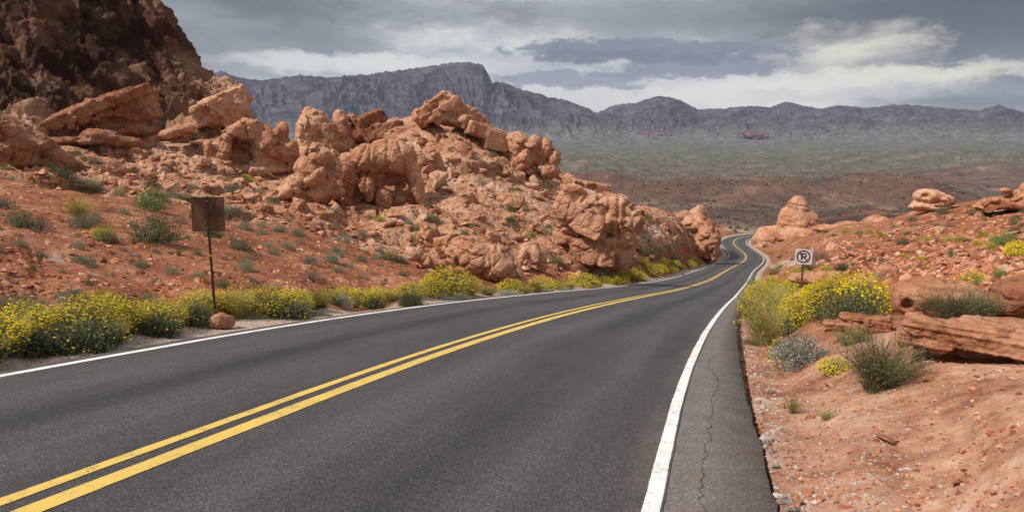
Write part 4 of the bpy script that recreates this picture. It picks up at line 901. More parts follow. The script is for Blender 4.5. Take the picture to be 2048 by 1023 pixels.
st_ = stones('gravel', np.vstack([q1, q3, q4]), np.concatenate([z1, z3, z4]), M_stone, seed=2); tag(st_, 'mixed gravel and pebbles along the broken edges of the asphalt', 'gravel', kind='stuff')
# ------------------------------------------------------------------ plants
def leafmat(name, cols, rough=.65, tr=.25):
    m_, t = mat(name)
    isl = t.n('ShaderNodeNewGeometry').outputs['Random Per Island']; rnd = t.n('ShaderNodeObjectInfo').outputs['Random']
    c_ = t.ramp(isl, [(i/(len(cols)-1), c) for i, c in enumerate(cols)])
    k_ = t.m('MULTIPLY_ADD', rnd, .5, .75); c_ = t.mix(1.0, c_, t.n('ShaderNodeCombineColor', {0: k_, 1: k_, 2: t.m('MULTIPLY', k_, t.m('MULTIPLY_ADD', rnd, -.2, 1.1))}).outputs[0], 'MULTIPLY')
    b = t.n('ShaderNodeBsdfPrincipled', {'Base Color': c_, 'Roughness': rough, 'Specular IOR Level': .25})
    l = t.n('ShaderNodeBsdfTranslucent', {'Color': c_}); mx = t.n('ShaderNodeMixShader', {0: tr, 1: b.outputs[0], 2: l.outputs[0]})
    t.n('ShaderNodeOutputMaterial', {0: mx.outputs[0]}); return m_
M_ldark = leafmat('dark green leaves', [(.05, .062, .022), (.095, .115, .042), (.16, .17, .08), (.29, .29, .19)], tr=.35)
M_lgreen = leafmat('green leaves', [(.08, .11, .03), (.15, .20, .06), (.26, .30, .11), (.36, .38, .18)], tr=.35)
M_lsage = leafmat('grey green leaves', [(.12, .13, .075), (.22, .235, .14), (.30, .31, .20), (.40, .40, .28)], tr=.35)
M_lpale = leafmat('silver leaves', [(.15, .16, .12), (.27, .28, .22), (.38, .38, .31), (.47, .46, .38)])
M_lgrey = leafmat('dry grey twigs', [(.07, .06, .05), (.14, .12, .10), (.21, .18, .15), (.28, .25, .20)])
M_lolive = leafmat('olive leaves', [(.06, .055, .022), (.13, .12, .05), (.21, .19, .09), (.34, .29, .16)])
M_lime = leafmat('yellow green leaves', [(.12, .13, .02), (.27, .28, .035), (.42, .39, .045), (.56, .48, .06)])
M_lyel = leafmat('pale yellow green leaves', [(.14, .15, .05), (.27, .29, .10), (.40, .40, .16), (.50, .48, .24)], tr=.4)
M_straw = leafmat('straw stems', [(.22, .18, .055), (.40, .34, .11), (.52, .45, .17), (.30, .29, .09)], tr=.3)
M_flow = leafmat('yellow petals', [(.62, .44, .008), (.76, .58, .012), (.83, .68, .03), (.70, .50, .01)], rough=.55, tr=.3)
M_stem, t = mat('thin stems'); finish(t, t.ramp(t.n('ShaderNodeNewGeometry').outputs['Random Per Island'], [(0, (.16, .13, .06)), (.5, (.30, .28, .11)), (1, (.22, .21, .10))]), .8)
M_wood, t = mat('grey twigs'); finish(t, t.ramp(t.n('ShaderNodeNewGeometry').outputs['Random Per Island'], [(0, (.07, .05, .035)), (1, (.20, .16, .12))]), .9)
def unit(v): return v/(np.linalg.norm(v, axis=-1, keepdims=True)+1e-9)
def leaves(c, d, L, Wd, g_):
    """diamond leaves at c pointing along d"""
    n = len(c); d = unit(d); s = unit(np.cross(d, g_.normal(size=(n, 3)))); L = np.broadcast_to(L, n)[:, None]; Wd = np.broadcast_to(Wd, n)[:, None]
    k_ = np.cross(d, s)*L*.12
    v_ = np.stack([c-d*L*.5, c+s*Wd*.5+k_, c+d*L*.5, c-s*Wd*.5+k_], 1).reshape(-1, 3)
    return v_, np.arange(n*4).reshape(-1, 4)
def stems(a, b, w, bend, g_):
    """thin curved three-sided stalks from a to b"""
    n = len(a); w = np.broadcast_to(np.asarray(w, float).reshape(-1), n); m_ = (a+b)/2+bend; ts = [0, .35, .7, 1]; rings = []
    for tt in ts:
        c_ = a*(1-tt)**2+2*m_*tt*(1-tt)+b*tt*tt; ww = w*(1-.55*tt)
        for k in range(3):
            an = k*2.094; rings.append(c_+np.stack([math.cos(an)*ww, math.sin(an)*ww, 0*ww], 1))
    v_ = np.stack(rings, 1); f = []
    for r in range(3):
        for k in range(3): f.append((r*3+k, r*3+(k+1) % 3, r*3+3+(k+1) % 3, r*3+3+k))
    return v_.reshape(-1, 3), (np.array(f)[None]+12*np.arange(n)[:, None, None]).reshape(-1, 4)
def blooms(c, nrm_, R, g_):
    """small six-petalled daisies, each a shallow cone of three quads"""
    n = len(c); u = unit(np.cross(nrm_, g_.normal(size=(n, 3)))); w_ = np.cross(nrm_, u); R = np.broadcast_to(R, n)[:, None]; V_ = [c-nrm_*R*.25]
    for k in range(6):
        a = k*math.pi/3; V_.append(c+(u*math.cos(a)+w_*math.sin(a))*R*(1.0 if k % 2 else .72))
    v_ = np.stack(V_, 1); f = np.array([(0, 1, 2, 3), (0, 3, 4, 5), (0, 5, 6, 1)])
    return v_.reshape(-1, 3), (f[None]+7*np.arange(n)[:, None, None]).reshape(-1, 4)
def dome_dirs(n, g_, zmin=-.05):
    v_ = g_.normal(size=(n*3, 3)); v_ = unit(v_); v_ = v_[v_[:, 2] > zmin][:n]; return v_
def crown(g_, nb, nl, h, L, Wd, spread=.075, up=.25, lump=.22):
    """leaf clumps on branch ends through a dome 1 m wide and h high"""
    d = dome_dirs(nb, g_); rad = .5*(1-lump*g_.rand(nb))*np.where(g_.rand(nb) < .3, g_.uniform(.5, .85, nb), 1)
    tip = d*rad[:, None]*np.array([1, 1, h/.5]); tip[:, 2] = np.maximum(tip[:, 2], .03)
    b = g_.randint(0, nb, nl); tt = 1-.5*g_.rand(nl)**2.2
    c = tip[b]*tt[:, None]+g_.normal(size=(nl, 3))*spread*np.array([1, 1, .8]); c[:, 2] = np.maximum(c[:, 2], .015)
    dd = d[b]+g_.normal(size=(nl, 3))*.7+np.array([0, 0, up])
    return tip, leaves(c, dd, L*g_.uniform(.6, 1.3, nl), Wd*g_.uniform(.7, 1.3, nl), g_)
def twigs(tip, g_, w=.006):
    n = len(tip); a = g_.normal(size=(n, 3))*np.array([.03, .03, 0]); return stems(a, tip*.95, w, g_.normal(size=(n, 3))*.04+np.array([0, 0, .03]), g_)
def heads(g_, n, h, lift, R, slope=.35):
    """flower heads held above the dome on their stalks"""
    d = dome_dirs(n, g_, -.02); base = d*np.array([.42, .42, h*.75]); top = d*np.array([.55, .55, h])+np.stack([g_.normal(0, .03, n), g_.normal(0, .03, n), lift*g_.uniform(.0, 1.15, n)], 1)
    nn = unit(d*.5+np.array([0, -.25, 1])+g_.normal(size=(n, 3))*slope)
    return base, top, blooms(top, nn, R*g_.uniform(.7, 1.25, n), g_)
PROTO = {}
def proto(key, variants):
    PROTO[key] = variants
def mk(name, vf, m_, smooth=False):
    me = new_mesh(name, vf[0], vf[1], smooth); me.materials.append(m_); return me
def make_kind(key, nvar, fn):
    PROTO[key] = [fn(np.random.RandomState(hash_(key)+i)) for i in range(nvar)]
def hash_(s): return sum(ord(c)*(i+3) for i, c in enumerate(s)) % 9973
def bush(lm, nb=130, nl=2600, h=.55, L=.06, Wd=.024, nf=0, lift=.12, R=.022, tw=True, spread=.075, up=.25, lump=.22, nst=None, fw=.0028):
    def fn(g_):
        tip, lv = crown(g_, nb, nl, h, L, Wd, spread, up, lump); parts = [('foliage', mk('foliage', lv, lm))]
        if tw: parts.append(('stems', mk('stems', twigs(tip[:nb//2 if nb > 60 else nb], g_), M_wood)))
        if nf:
            b, tp, bl_ = heads(g_, nf, h, lift, R); parts.append(('flowers', mk('flowers', bl_, M_flow)))
            k = nst or nf//2; parts.append(('flower_stalks', mk('flower_stalks', stems(b[:k], tp[:k], np.full((k, 1), fw), g_.normal(size=(k, 3))*.02, g_), M_stem)))
        return parts
    return fn
def tuft(sm, ns=420, h=.8, nf=0, nl=500, lm=None, w=.004, R=.018, fan=.42, L=.05, Wd=.012):
    """wispy plant: many fine stems fanning out of the ground"""
    def fn(g_):
        d = dome_dirs(ns, g_, .25); r = g_.rand(ns)**.5
        a = np.stack([g_.normal(0, .07, ns), g_.normal(0, .07, ns), np.zeros(ns)], 1)
        b = np.stack([d[:, 0]*fan*1.25, d[:, 1]*fan*1.25, h*g_.uniform(.45, 1.05, ns)*(.55+.45*d[:, 2])], 1)+g_.normal(size=(ns, 3))*.03
        parts = [('stems', mk('stems', stems(a, b, np.full((ns, 1), w), np.stack([-d[:, 0]*.08, -d[:, 1]*.08, .1+0*r], 1)+g_.normal(size=(ns, 3))*.05, g_), sm))]
        if nl:
            i_ = g_.randint(0, ns, nl); tt = g_.uniform(.25, 1, nl)[:, None]; c = a[i_]*(1-tt)**1+b[i_]*tt+g_.normal(size=(nl, 3))*.03; c[:, 2] = np.maximum(c[:, 2], .01)
            parts.append(('foliage', mk('foliage', leaves(c, (b-a)[i_]+g_.normal(size=(nl, 3))*.3, L*g_.uniform(.6, 1.3, nl), Wd, g_), lm or sm)))
        if nf:
            i_ = g_.randint(0, ns, nf); c = b[i_]+g_.normal(size=(nf, 3))*.03; parts.append(('flowers', mk('flowers', blooms(c, unit(g_.normal(size=(nf, 3))*.4+np.array([0, -.3, 1])), R*g_.uniform(.7, 1.2, nf), g_), M_flow)))
        return parts
    return fn
make_kind('D', 3, bush(M_ldark, nb=150, nl=3400, h=.5, L=.062, Wd=.025, nf=46, lift=.16, R=.02, lump=.45, spread=.085))
make_kind('Y', 4, bush(M_lyel, nb=110, lump=.45, spread=.09, nl=1500, h=.44, L=.055, Wd=.018, nf=950, lift=.24, R=.021, nst=700, fw=.0036))
make_kind('F', 2, bush(M_lgreen, nb=120, nl=1800, h=.5, L=.05, Wd=.020, nf=1700, lift=.20, R=.021, nst=600, lump=.42, spread=.09))
make_kind('G', 4, bush(M_lsage, nb=120, nl=2400, h=.55, L=.055, Wd=.016, up=.6))
make_kind('K', 3, bush(M_ldark, nb=120, nl=2300, h=.58, L=.055, Wd=.018, up=.6))
make_kind('P', 2, bush(M_lpale, nb=140, nl=3000, h=.52, L=.05, Wd=.018, nf=60, lift=.03, R=.016))
make_kind('T', 3, bush(M_lgrey, nb=120, nl=1700, h=.5, L=.06, Wd=.009, up=.7, spread=.06))
make_kind('N', 2, bush(M_lgreen, nb=120, nl=2400, h=.52, L=.055, Wd=.022, nf=70, lift=.06, R=.018))
make_kind('L', 3, bush(M_lime, nb=100, nl=1900, h=.5, L=.055, Wd=.020, nf=220, lift=.06, R=.022, nst=40))
make_kind('S', 3, tuft(M_straw, ns=520, h=.8, nf=260, nl=500, w=.0032, R=.016))
make_kind('W', 2, tuft(M_lolive, ns=520, h=.72, nl=2400, lm=M_lolive, w=.0034, fan=.48, L=.035, Wd=.009))
make_kind('H', 2, tuft(M_straw, ns=130, h=.8, nl=160, lm=M_lsage, w=.006, fan=.40, L=.07, Wd=.012))
KIND = {'D': ('brittlebush', 'dark green leafy brittlebush', 'shrub'), 'Y': ('brittlebush', 'yellow flowering brittlebush', 'shrub'), 'F': ('brittlebush', 'bright yellow flowering brittlebush', 'shrub'),
        'G': ('sage_shrub', 'grey-green sage shrub', 'shrub'), 'K': ('desert_shrub', 'dark green desert shrub', 'shrub'), 'P': ('brittlebush', 'silvery leaved brittlebush', 'shrub'), 'T': ('dry_shrub', 'dry grey twiggy shrub', 'shrub'),
        'N': ('desert_shrub', 'mid green leafy shrub', 'shrub'), 'L': ('desert_shrub', 'yellow-green flowering shrub', 'shrub'), 'S': ('straw_bush', 'straw coloured flowering bush', 'bush'), 'W': ('wispy_bush', 'wispy olive bush', 'bush'), 'H': ('grass_tuft', 'thin grass tuft', 'grass tuft')}
rp = random.Random(99)
VG = 'flowering bushes along the left verge'
def plant(kind, px, base, w, h=None, grp=None):
    q = hit(px, base)
    if q is None or q.length > 290: return
    if grp == VG and px < 450 and h: h *= .84
    parts = rp.choice(PROTO[kind]); s = w*q.length/F
    nat = {'S': .8, 'W': .72, 'H': .8, 'Y': .62, 'F': .66}.get(kind, .55); sz = 1.0 if h is None else (h/w)/nat
    rz_ = rp.uniform(0, 6.28); nm = KIND[kind][0]
    sx = rp.uniform(.92, 1.08)
    if len(parts) > 1 and w >= 16:
        o = empty(nm, q-Vector((0, 0, .02*s)), rz_); o.scale = (s*sx, s/sx, s*sz)
        for pn, me in parts:
            if pn == 'stems' and w < 40 and kind not in 'SWH': continue
            c = bpy.data.objects.new(pn, me); COL.objects.link(c); c.parent = o
            if pn in ('flowers', 'flower_stalks', 'foliage', 'stems'): c['kind'] = 'stuff'
    else:
        me = dict(parts)['foliage' if 'foliage' in dict(parts) else 'stems']
        o = bpy.data.objects.new(nm, me); COL.objects.link(o); o.location = q-Vector((0, 0, .02*s)); o.rotation_euler = (0, 0, rz_); o.scale = (s*sx, s/sx, s*sz)
    o['group'] = grp or ('shrubs on the left slope' if px < 1450 else 'shrubs on the right slope')
    THINGS.append((o, kind, w, 'p'))
VG = 'flowering bushes along the left verge'
for a in (('D',72,708,108,62), ('D',170,696,128,74), ('D',8,708,60,50), ('D',318,670,78,50), ('D',252,666,44,34), ('D',390,648,78,54), ('Y',40,668,100,60), ('Y',180,655,100,66), ('Y',232,650,80,60), ('Y',318,652,84,56), ('Y',400,618,70,44), ('Y',446,622,66,44), ('S',20,690,80,70), ('S',110,660,80,50), ('S',84,690,80,66), ('S',272,656,64,46), ('T',352,640,50,34), ('G',130,646,56,40), ('S',232,682,60,60),
          ('G',150,604,54,34), ('G',58,626,64,40), ('G',12,630,54,40), ('T',242,606,50,28), ('G',300,608,44,26), ('L',205,606,48,32), ('S',478,636,64,64), ('Y',527,628,84,52), ('D',572,634,92,40), ('D',606,630,44,28), ('P',509,636,32,16), ('Y',585,614,64,36), ('S',620,612,60,36), ('K',634,617,44,28), ('P',641,630,40,14), ('T',694,622,30,26), ('D',750,617,48,28), ('D',820,612,54,36), ('Y',722,604,64,28), ('P',676,608,60,24), ('Y',758,598,54,24), ('Y',822,590,60,26), ('S',786,602,50,28), ('S',660,604,54,34), ('Y',690,596,44,22),
          ('F',897,590,104,58), ('Y',866,592,60,36), ('S',940,590,60,40), ('P',890,600,32,14), ('G',922,600,44,20), ('Y',1020,586,52,28), ('P',1016,590,52,14), ('Y',1083,583,54,30), ('G',1090,586,36,12), ('S',976,590,56,24), ('S',1050,588,40,20), ('Y',1113,578,34,20), ('Y',1165,572,64,26), ('P',1132,582,22,10), ('K',1197,560,36,24), ('Y',1230,566,48,22), ('Y',1270,560,44,18),
          ('S',1140,578,36,18), ('L',1210,566,34,16), ('Y',1229,558,50,24), ('N',1274,552,34,20), ('Y',1301,547,44,20), ('L',1337,541,34,14), ('N',1356,537,26,12), ('Y',1376,533,32,13), ('L',1393,528,26,11), ('N',1413,525,26,10), ('N',1411,516,32,14), ('L',1376,518,26,11), ('K',1346,521,32,15), ('L',1325,525,26,12), ('K',1301,516,44,26), ('L',1284,529,26,15), ('K',1245,530,26,14), ('K',1280,507,32,16), ('Y',1255,552,40,20), ('L',1315,536,30,14), ('Y',1345,531,28,12), ('N',1224,540,30,18), ('Y',1318,544,34,15)):
    plant(*a, grp=VG)
for x in range(30, 800, 52):
    b_ = np.interp(x, [0, 220, 420, 600, 800], [672, 655, 632, 622, 606])+rp.uniform(-14, 8); plant('S', x+rp.uniform(-12, 12), b_, rp.uniform(40, 64)*np.interp(x, [0, 800], [1.1, .75]), None, VG)
for a in (('Y',-40,690,110,60), ('D',-60,730,110,60), ('S',-30,720,80,60), ('Y',-110,700,110,60), ('D',-140,760,120,66)): plant(*a, grp=VG)
RG = 'bushes on the right verge'
for a in (('S',1527,690,96,104), ('S',1500,640,56,60), ('S',1536,622,76,60), ('S',1560,640,70,70), ('F',1520,600,50,36), ('F',1560,598,64,40), ('K',1500,688,34,14), ('F',1598,650,70,64), ('D',1575,668,50,44), ('F',1660,625,90,70), ('F',1725,630,90,76), ('F',1692,618,90,66), ('F',1760,620,50,40), ('K',1703,645,142,66), ('P',1604,730,122,70), ('L',1562,716,48,40), ('W',1757,777,146,112), ('Y',1670,744,52,28), ('W',1908,640,120,62), ('W',1948,638,80,52), ('H',1585,826,46,46), ('H',1652,838,50,28), ('H',1500,590,30,22), ('N',1507,570,34,14), ('H',1690,690,60,40), ('H',1720,684,60,36), ('L',1585,590,60,26), ('F',1630,600,50,30), ('H',1555,720,44,34), ('L',1545,572,50,22), ('L',1600,572,50,22), ('Y',1500,625,40,34)):
    plant(*a, grp=RG)
for k, px, b, w in (('K',129,358,44),('K',152,381,36),('G',182,372,36),('G',193,382,20),('G',240,390,32),('K',305,376,34),('N',299,418,62),('N',312,396,40),('G',344,395,26),('N',371,400,30),('K',8,418,36),('K',40,456,58),('T',82,460,54),('G',166,454,46),('S',160,440,56),('G',213,482,40),('L',205,476,44),('G',158,496,26),('K',80,518,26),('G',156,524,26),('G',176,526,26),('G',184,537,22),('K',313,482,92),('G',248,428,22),('T',270,514,26),('G',281,537,22),('G',344,548,32),('G',395,556,26),('N',422,474,48),('T',360,446,34),('G',465,430,44),('G',448,426,30),('G',493,436,20),('G',490,460,34),('G',522,468,24),('G',563,464,26),('K',479,500,44),('T',504,518,36),('G',492,540,38),('G',537,496,26),('G',549,510,30),('G',572,498,30),('G',596,472,32),('T',600,486,26),('G',621,528,34),('G',664,522,36),('G',676,542,22),('G',674,506,30),('T',625,562,52),('T',518,574,34),('G',551,580,24),('K',444,572,30),('G',688,480,32),('K',547,407,28),('G',660,426,26),('G',465,383,34),('T',381,380,22),('T',226,553,18),('G',39,490,22),
                   ('T',660,408,14),('G',661,428,24),('T',738,436,22),('L',757,440,22),('T',806,440,22),('G',818,450,20),('G',841,460,28),('G',865,438,24),('K',882,448,18),('G',724,474,34),('G',743,473,22),('G',675,482,18),('G',692,486,20),('T',775,520,62),('K',800,525,34),('S',784,522,30),('G',751,518,24),('G',722,522,26),('G',661,524,30),('G',680,512,22),('T',675,545,22),('T',728,558,26),('T',769,570,26),('T',642,566,22),('K',876,528,20),('G',868,540,24),('T',858,555,24),('K',884,538,12),('K',1010,532,20),('K',1025,552,28),('K',947,552,26),('G',930,472,22),('G',941,452,14),('K',1021,444,24),('K',1027,454,22),
                   ('G',830,242,16),('G',864,246,18),('K',892,266,18),('N',928,262,12),('T',848,322,20),('G',826,350,16),('N',876,370,26),('G',984,312,22),('N',896,328,14),('T',964,368,30),('K',854,412,20),('N',1020,420,24),('T',1096,422,26),('K',1052,422,20),('T',808,442,24),('G',818,450,20),('N',840,462,24),('G',866,438,20),('K',930,472,24),('N',1022,444,24),('T',1050,446,20),('N',1066,474,24),('G',942,452,16),('G',1180,536,20),('L',1256,408,16),('K',1298,438,18),('N',1305,446,16),('K',1336,496,22),('N',1378,460,24),('K',1318,502,18),('K',1000,362,14),('N',1036,380,16),('K',1096,456,18),('L',1256,402,14),('K',1018,538,22),('N',1030,552,26),('G',946,552,20),('N',1114,524,30),('T',1090,510,34),('N',1142,506,24),('T',1140,490,20),('N',1060,460,20),
                   ('K',187,304,28),('K',154,310,18),('K',168,322,16),('K',190,328,26),('K',164,340,24),('T',230,336,28),('G',267,342,22),('T',348,332,22),('K',338,338,16),('T',422,350,22),('L',493,364,28),('T',452,360,24),('K',102,342,24),('K',132,316,18),('G',304,350,16),('G',358,350,14),('K',137,278,18),('K',102,274,18),('K',198,270,24),('N',320,252,18),('N',402,262,14),('N',394,280,18),('T',417,296,18),('G',465,384,30),('G',384,382,26),('K',55,324,20),('K',10,340,24),('G',300,308,16),('L',490,358,20),('G',520,384,22),('G',540,350,18),('K',590,300,14)):
    plant(k, px, b, w)
for k, x, y, w in (('K',60,480,80),('K',150,515,60),('L',250,480,90),('N',400,495,90),('L',490,485,80),('L',620,515,80),('T',710,500,60),('G',740,425,70),('K',830,600,130),('K',965,510,60),('K',930,365,90),('T',940,415,100),('T',1030,460,60),('K',1240,290,130),('K',1570,305,130),('N',1120,275,50),('L',1350,330,60),('T',1280,435,120),('L',990,560,70),('L',1075,565,80),('K',1180,565,60),('L',1280,570,90),('L',1390,565,80),('K',1470,570,70),('L',1640,510,90),('L',1580,605,90),('L',1720,630,90),('N',1800,610,160),('N',1900,570,160),('K',1960,490,120),('K',1970,350,80),('K',1940,400,80),('F',1980,705,170),('L',830,740,90),('L',1030,755,90),('K',530,770,90),('T',640,775,100),('K',230,865,140),('L',70,865,110),('G',20,810,70),('L',1530,1000,220),('N',1580,1010,120),('N',1820,930,150),('G',1370,950,60),('G',290,650,70),('K',1980,180,60),('K',1860,280,50),('T',1400,195,50),('K',2030,275,50),('K',2030,405,50),('K',1750,315,40),('T',1100,390,60),('L',1690,540,80),('N',1760,560,100),('L',1860,480,70),('K',1310,420,60),('N',880,500,70),('L',1440,545,60),('T',680,870,120),('G',920,870,70),('T',1290,760,60),('K',1010,820,60),('L',580,505,60),('K',700,560,40),('T',1580,480,60),('K',1880,215,50),('K',1700,215,40),('L',1500,215,50),('N',1620,245,50)):
    plant(k, 1640+.1994*x, 370+.1994*y, w*.1994*1.05)
for a in (('K',1549,549,27), ('N',1561,536,18), ('K',1618,541,38), ('L',1596,551,36), ('L',1653,541,24), ('K',1685,542,30), ('T',1628,524,34), ('L',1542,508,14), ('K',1476,457,12), ('K',1530,494,14), ('N',1534,478,16), ('T',1640,520,40), ('T',1755,565,50), ('K',1545,460,12), ('G',1420,462,12), ('G',1436,466,12), ('K',1410,458,14), ('K',1560,516,14), ('N',1470,463,12)):
    plant(*a)

for _ in range(75):
    px = rp.uniform(-20, 860); b_ = rp.uniform(np.interp(px, [0, 300, 620, 860], [345, 395, 450, 500]), np.interp(px, [0, 430, 860], [600, 582, 555])); plant(rp.choice('GGKTNGTH'), px, b_, rp.uniform(9, 24))
for _ in range(60):
    px = rp.uniform(1560, 2046); lo_ = np.interp(px, [1560, 1700, 1900, 2046], [500, 460, 425, 400]); plant(rp.choice('GKTLNGT'), px, rp.uniform(lo_+6, 575), rp.uniform(7, 15))
for _ in range(60):
    px = rp.uniform(560, 1400); lo_ = np.interp(px, [560, 700, 880, 1100, 1430], [330, 290, 225, 350, 460]); hi_ = np.interp(px, [560, 850, 1100, 1430], [470, 530, 550, 520]); plant(rp.choice('GKTNGG'), px, rp.uniform(lo_, hi_), rp.uniform(8, 17))
# ------------------------------------------------------------------ scrub dotting the valley floor
M_scrub = leafmat('desert scrub', [(.035, .035, .02), (.07, .068, .038), (.11, .10, .06), (.19, .16, .10)], tr=.1)
jr = np.where(rsq > 266)[0]; n_s = 26000; g_ = np.random.RandomState(12)
ja = g_.randint(30, NA-31, n_s); jj = jr[g_.randint(0, np.searchsorted(rsq[jr], 2600), n_s)]
q_ = POSG[ja, jj]+g_.normal(size=(n_s, 3))*np.array([.4, .4, 0])*rsq[jj][:, None]*.004
z_ = (.35+.9*g_.rand(n_s)**2)*np.interp(rsq[jj], [260, 700, 2600], [1.1, 2.0, 3.4])
lr_ = np.abs(road_near(q_[:, :2])[0]); k_ = lr_ > 9
st_ = stones('valley_scrub', q_[k_], z_[k_], M_scrub, .8, 5); tag(st_, 'dark creosote scrub dotting the valley floor far beyond the road bend', 'scrub', kind='stuff')

# ------------------------------------------------------------------ two signs
M_rust, t = mat('weathered brown sign metal')
posn = t.n('ShaderNodeTexCoord').outputs['Object']
w_ = t.noise(t.vmul(posn, (3, 3, 1.2)), 1.6, 6, .65, .5)
finish(t, t.ramp(w_, [(.34, (.070, .028, .017)), (.5, (.14, .062, .034)), (.62, (.22, .11, .058)), (.74, (.29, .165, .085))]), .62, t.noise(posn, 30, 4, .6), .2, .004, .3, Metallic=.15)
M_post, t = mat('dark sign post'); posn = t.n('ShaderNodeTexCoord').outputs['Object']
finish(t, t.ramp(t.noise(posn, 14, 5, .65), [(.35, (.034, .017, .012)), (.65, (.11, .054, .036))]), .7, t.noise(posn, 60, 3, .6), .3, .003)
M_band, t = mat('yellow band'); finish(t, (.62, .40, .03), .5)
M_bolt, t = mat('bolt'); finish(t, (.5, .48, .46), .45, None, Metallic=.6)
M_plate, t = mat('white sign plate'); posn = t.n('ShaderNodeTexCoord').outputs['Object']
finish(t, t.ramp(t.noise(posn, 9, 5, .6), [(.3, (.38, .34, .33)), (.6, (.58, .54, .53))]), .45, None)
M_red, t = mat('faded dark red'); finish(t, (.085, .012, .014), .5)
M_blk, t = mat('black lettering'); finish(t, (.020, .010, .012), .5)
def boxes(name, bx_, m_, par, bev=0.0):
    import bmesh
    bm = bmesh.new()
    for (x0, x1, y0, y1, z0, z1) in bx_:
        r = bmesh.ops.create_cube(bm, size=1.0)['verts']
        for v in r: v.co = Vector(((x0+x1)/2+v.co.x*(x1-x0), (y0+y1)/2+v.co.y*(y1-y0), (z0+z1)/2+v.co.z*(z1-z0)))
    if bev: bmesh.ops.bevel(bm, geom=bm.edges[:], offset=bev, segments=2, affect='EDGES')
    me = bpy.data.meshes.new(name); bm.to_mesh(me); bm.free(); return link(name, me, m_, par)
def flat(name, loops, y0, y1, m_, par):
    """outline in the x-z plane given a real thickness y0..y1; loops = list of quads strips ((outer pts),(inner pts)) or polygons"""
    import bmesh
    bm = bmesh.new()
    for pts in loops:
        a = [bm.verts.new((x, y0, z)) for x, z in pts]; b = [bm.verts.new((x, y1, z)) for x, z in pts]
        bm.faces.new(a); bm.faces.new(b[::-1])
        for i_ in range(len(pts)): j_ = (i_+1) % len(pts); bm.faces.new((a[i_], b[i_], b[j_], a[j_]))
    bmesh.ops.recalc_face_normals(bm, faces=bm.faces[:])
    me = bpy.data.meshes.new(name); bm.to_mesh(me); bm.free(); return link(name, me, m_, par)
def ring(r0, r1, a0=0, a1=360, cx=0, cz=0, n=40, sx=1.0):
    A_ = np.radians(np.linspace(a0, a1, n+1)); out = []
    for i_ in range(n):
        p_ = [(cx+sx*r*math.cos(a), cz+r*math.sin(a)) for r, a in ((r0, A_[i_]), (r1, A_[i_]), (r1, A_[i_+1]), (r0, A_[i_+1]))]; out.append(p_)
    return out
def rounded(w, h, r, n=5):
    o_ = []
    for cx_, cz_, a0 in ((w/2-r, h/2-r, 0), (-w/2+r, h/2-r, 90), (-w/2+r, -h/2+r, 180), (w/2-r, -h/2+r, 270)):
        for k in range(n+1): a = math.radians(a0+90*k/n); o_.append((cx_+r*math.cos(a), cz_+r*math.sin(a)))
    return o_
R_ = 14.2
top = P(414.5, 393, R_); gz_ = drop(top[0], top[1]).z
sg = empty('road_sign', (top[0], top[1], gz_), .30); H_ = top[2]-gz_
sg.rotation_euler = (0, math.radians(-.5), .30)
tag(sg, 'rusty brown square sign seen from behind on a thin post in the left verge', 'sign')
boxes('post', [(-.022, .022, -.012, -.006, -.1, H_+.005), (-.022, -.016, -.006, .012, -.1, H_+.004), (.016, .022, -.006, .012, -.1, H_+.004)], M_post, sg)
pn = flat('panel', [[(x+.012, z) for x, z in rounded(.585, .66, .02)]], .014, .019, M_rust, sg); pn.location = (0, 0, H_-.335); pn.rotation_euler = (0, math.radians(1.6), 0)
for z in (.245, -.245):
    b = flat('bolt', [[(.011*math.cos(a*math.pi/4), z+.011*math.sin(a*math.pi/4)) for a in range(8)]], -.040, -.0122, M_bolt, pn); b.location = (0, 0, 0)
zb = (P(421, 511, R_)[2]-gz_)
boxes('reflective_band', [(-.029, .029, -.019, .016, zb-.022, zb+.022)], M_band, sg, .003)
R_ = 19.0
c0 = P(1607, 513, R_); gz_ = drop(c0[0], c0[1]).z; az0 = math.atan2(c0[0], c0[1])
ns = empty('no_parking_sign', (c0[0], c0[1], gz_), -az0+.06); H_ = c0[2]-gz_
tag(ns, 'small white square no parking sign with a crossed P on a thin dark post', 'sign')
boxes('post', [(-.022, .022, .012, .018, -.1, H_+.19), (-.022, -.016, .018, .034, -.1, H_+.189), (.016, .022, .018, .034, -.1, H_+.189)], M_post, ns)
pl_ = flat('plate', [rounded(.42, .40, .035)], .006, .010, M_plate, ns); pl_.location = (0, 0, H_); pl_.rotation_euler = (0, math.radians(1), 0)
flat('prohibition_ring', ring(.132, .166, cx=0), .0025, .0058, M_red, pl_)
s_ = .7071; a1 = .136; hw = .016
flat('slash', [[(-a1*s_-hw*s_, a1*s_-hw*s_), (-a1*s_+hw*s_, a1*s_+hw*s_), (a1*s_+hw*s_, -a1*s_+hw*s_), (a1*s_-hw*s_, -a1*s_-hw*s_)]], -.0012, .0022, M_red, pl_)
flat('letter_p', [[(-.058, -.095), (-.022, -.095), (-.022, .095), (-.058, .095)], [(-.0215, .064), (.015, .064), (.015, .095), (-.0215, .095)], [(-.0215, -.030), (.015, -.030), (.015, .001), (-.0215, .001)]]+ring(.0315, .0625, -90, 90, .0155, .0325, 18, .95), .0026, .0056, M_blk, pl_)

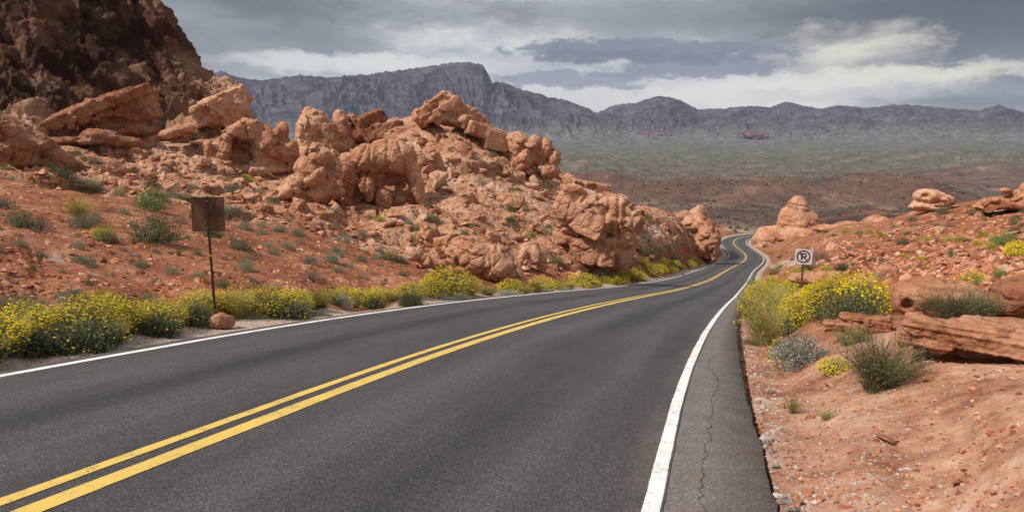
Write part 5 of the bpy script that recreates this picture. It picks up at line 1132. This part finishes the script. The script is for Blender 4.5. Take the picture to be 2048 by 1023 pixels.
# ------------------------------------------------------------------ labels: what it is, and where it is found
LM = [('the rusty brown sign',418,430), ('the no parking sign',1607,515), ('the cave arch rock',765,350), ('the tall tower rock',640,250), ('the hollow outcrop',510,290), ('the leaning brown slab',975,268), ('the hill summit',880,200), ('the huge angular block',1180,440), ('the road bend',1460,500), ('the cone spire',1590,420), ('the mushroom boulder',1860,400), ('the holed boulder',1880,590), ('the roadside brown rock',444,640), ('the dark cliff',200,150), ('the long red ledge',1930,670), ('the left rock rib',60,290), ('the short red ledge',1715,650), ('the black cleft rocks',1060,515), ('the red headland',455,215), ('the asphalt edge crack',1430,900)]
bpy.context.view_layer.update()
pend = {}
for o, k, w, typ in THINGS:
    x, y = project(np.array([o.location], float)); x, y = float(x[0]), float(y[0]); y -= w*.25
    ds = [(math.hypot(x-a, (y-b)*1.3), n, a, b) for n, a, b in LM]; dm, nme, a, b = min(ds)
    dx, dy = x-a, y-b
    side = ('right of' if dx > 0 else 'left of') if abs(dx) > abs(dy)*1.1 else ('below' if dy > 0 else 'above')
    if typ == 'b':
        cat = 'boulder'; size = 'small' if w < 12 else 'mid-sized' if w < 22 else 'large' if w < 36 else 'very large'
        desc = ('reddish stone' if y > 690 else 'reddish sandstone boulder'); cat = 'stone' if y > 690 else 'boulder'
        if y > 690: o.name = 'stone'
    else:
        size = 'tiny' if w < 18 else 'small' if w < 32 else 'mid-sized' if w < 60 else 'large' if w < 100 else 'very large'; desc = KIND[k][1]; cat = KIND[k][2]
    pend.setdefault((size, desc, side, nme), []).append((dm, o, cat))
ORD = ['closest', 'second closest', 'third closest', 'fourth closest', 'fifth closest', 'sixth closest', 'seventh closest', 'eighth closest', 'ninth closest', 'tenth closest', 'eleventh closest', 'twelfth closest']
for (size, desc, side, nme), l in pend.items():
    l.sort(key=lambda e: e[0])
    for i_, (dm, o, cat) in enumerate(l):
        s_ = f'{size} {desc} {side} {nme}'
        if len(l) > 1: s_ += (', '+ORD[i_]) if i_ < len(ORD) else ', farther than the rest'
        o['label'] = s_; o['category'] = cat

# ------------------------------------------------------------------ haze: the air between here and the mountains
M_haze = bpy.data.materials.new('haze'); M_haze.use_nodes = True; t = NT(M_haze.node_tree)
vol = t.n('ShaderNodeVolumePrincipled', {'Color': (.66, .74, 1.0), 'Density': 4.6e-5, 'Anisotropy': 0.0}); t.t.links.new(vol.outputs[0], t.n('ShaderNodeOutputMaterial').inputs['Volume'])
hz = boxes('haze', [(-8000, 8000, -400, 9000, -80, 860)], M_haze, None); hz['kind'] = 'stuff'; hz['label'] = 'pale blue air thinning the far mountains'; hz['category'] = 'haze'
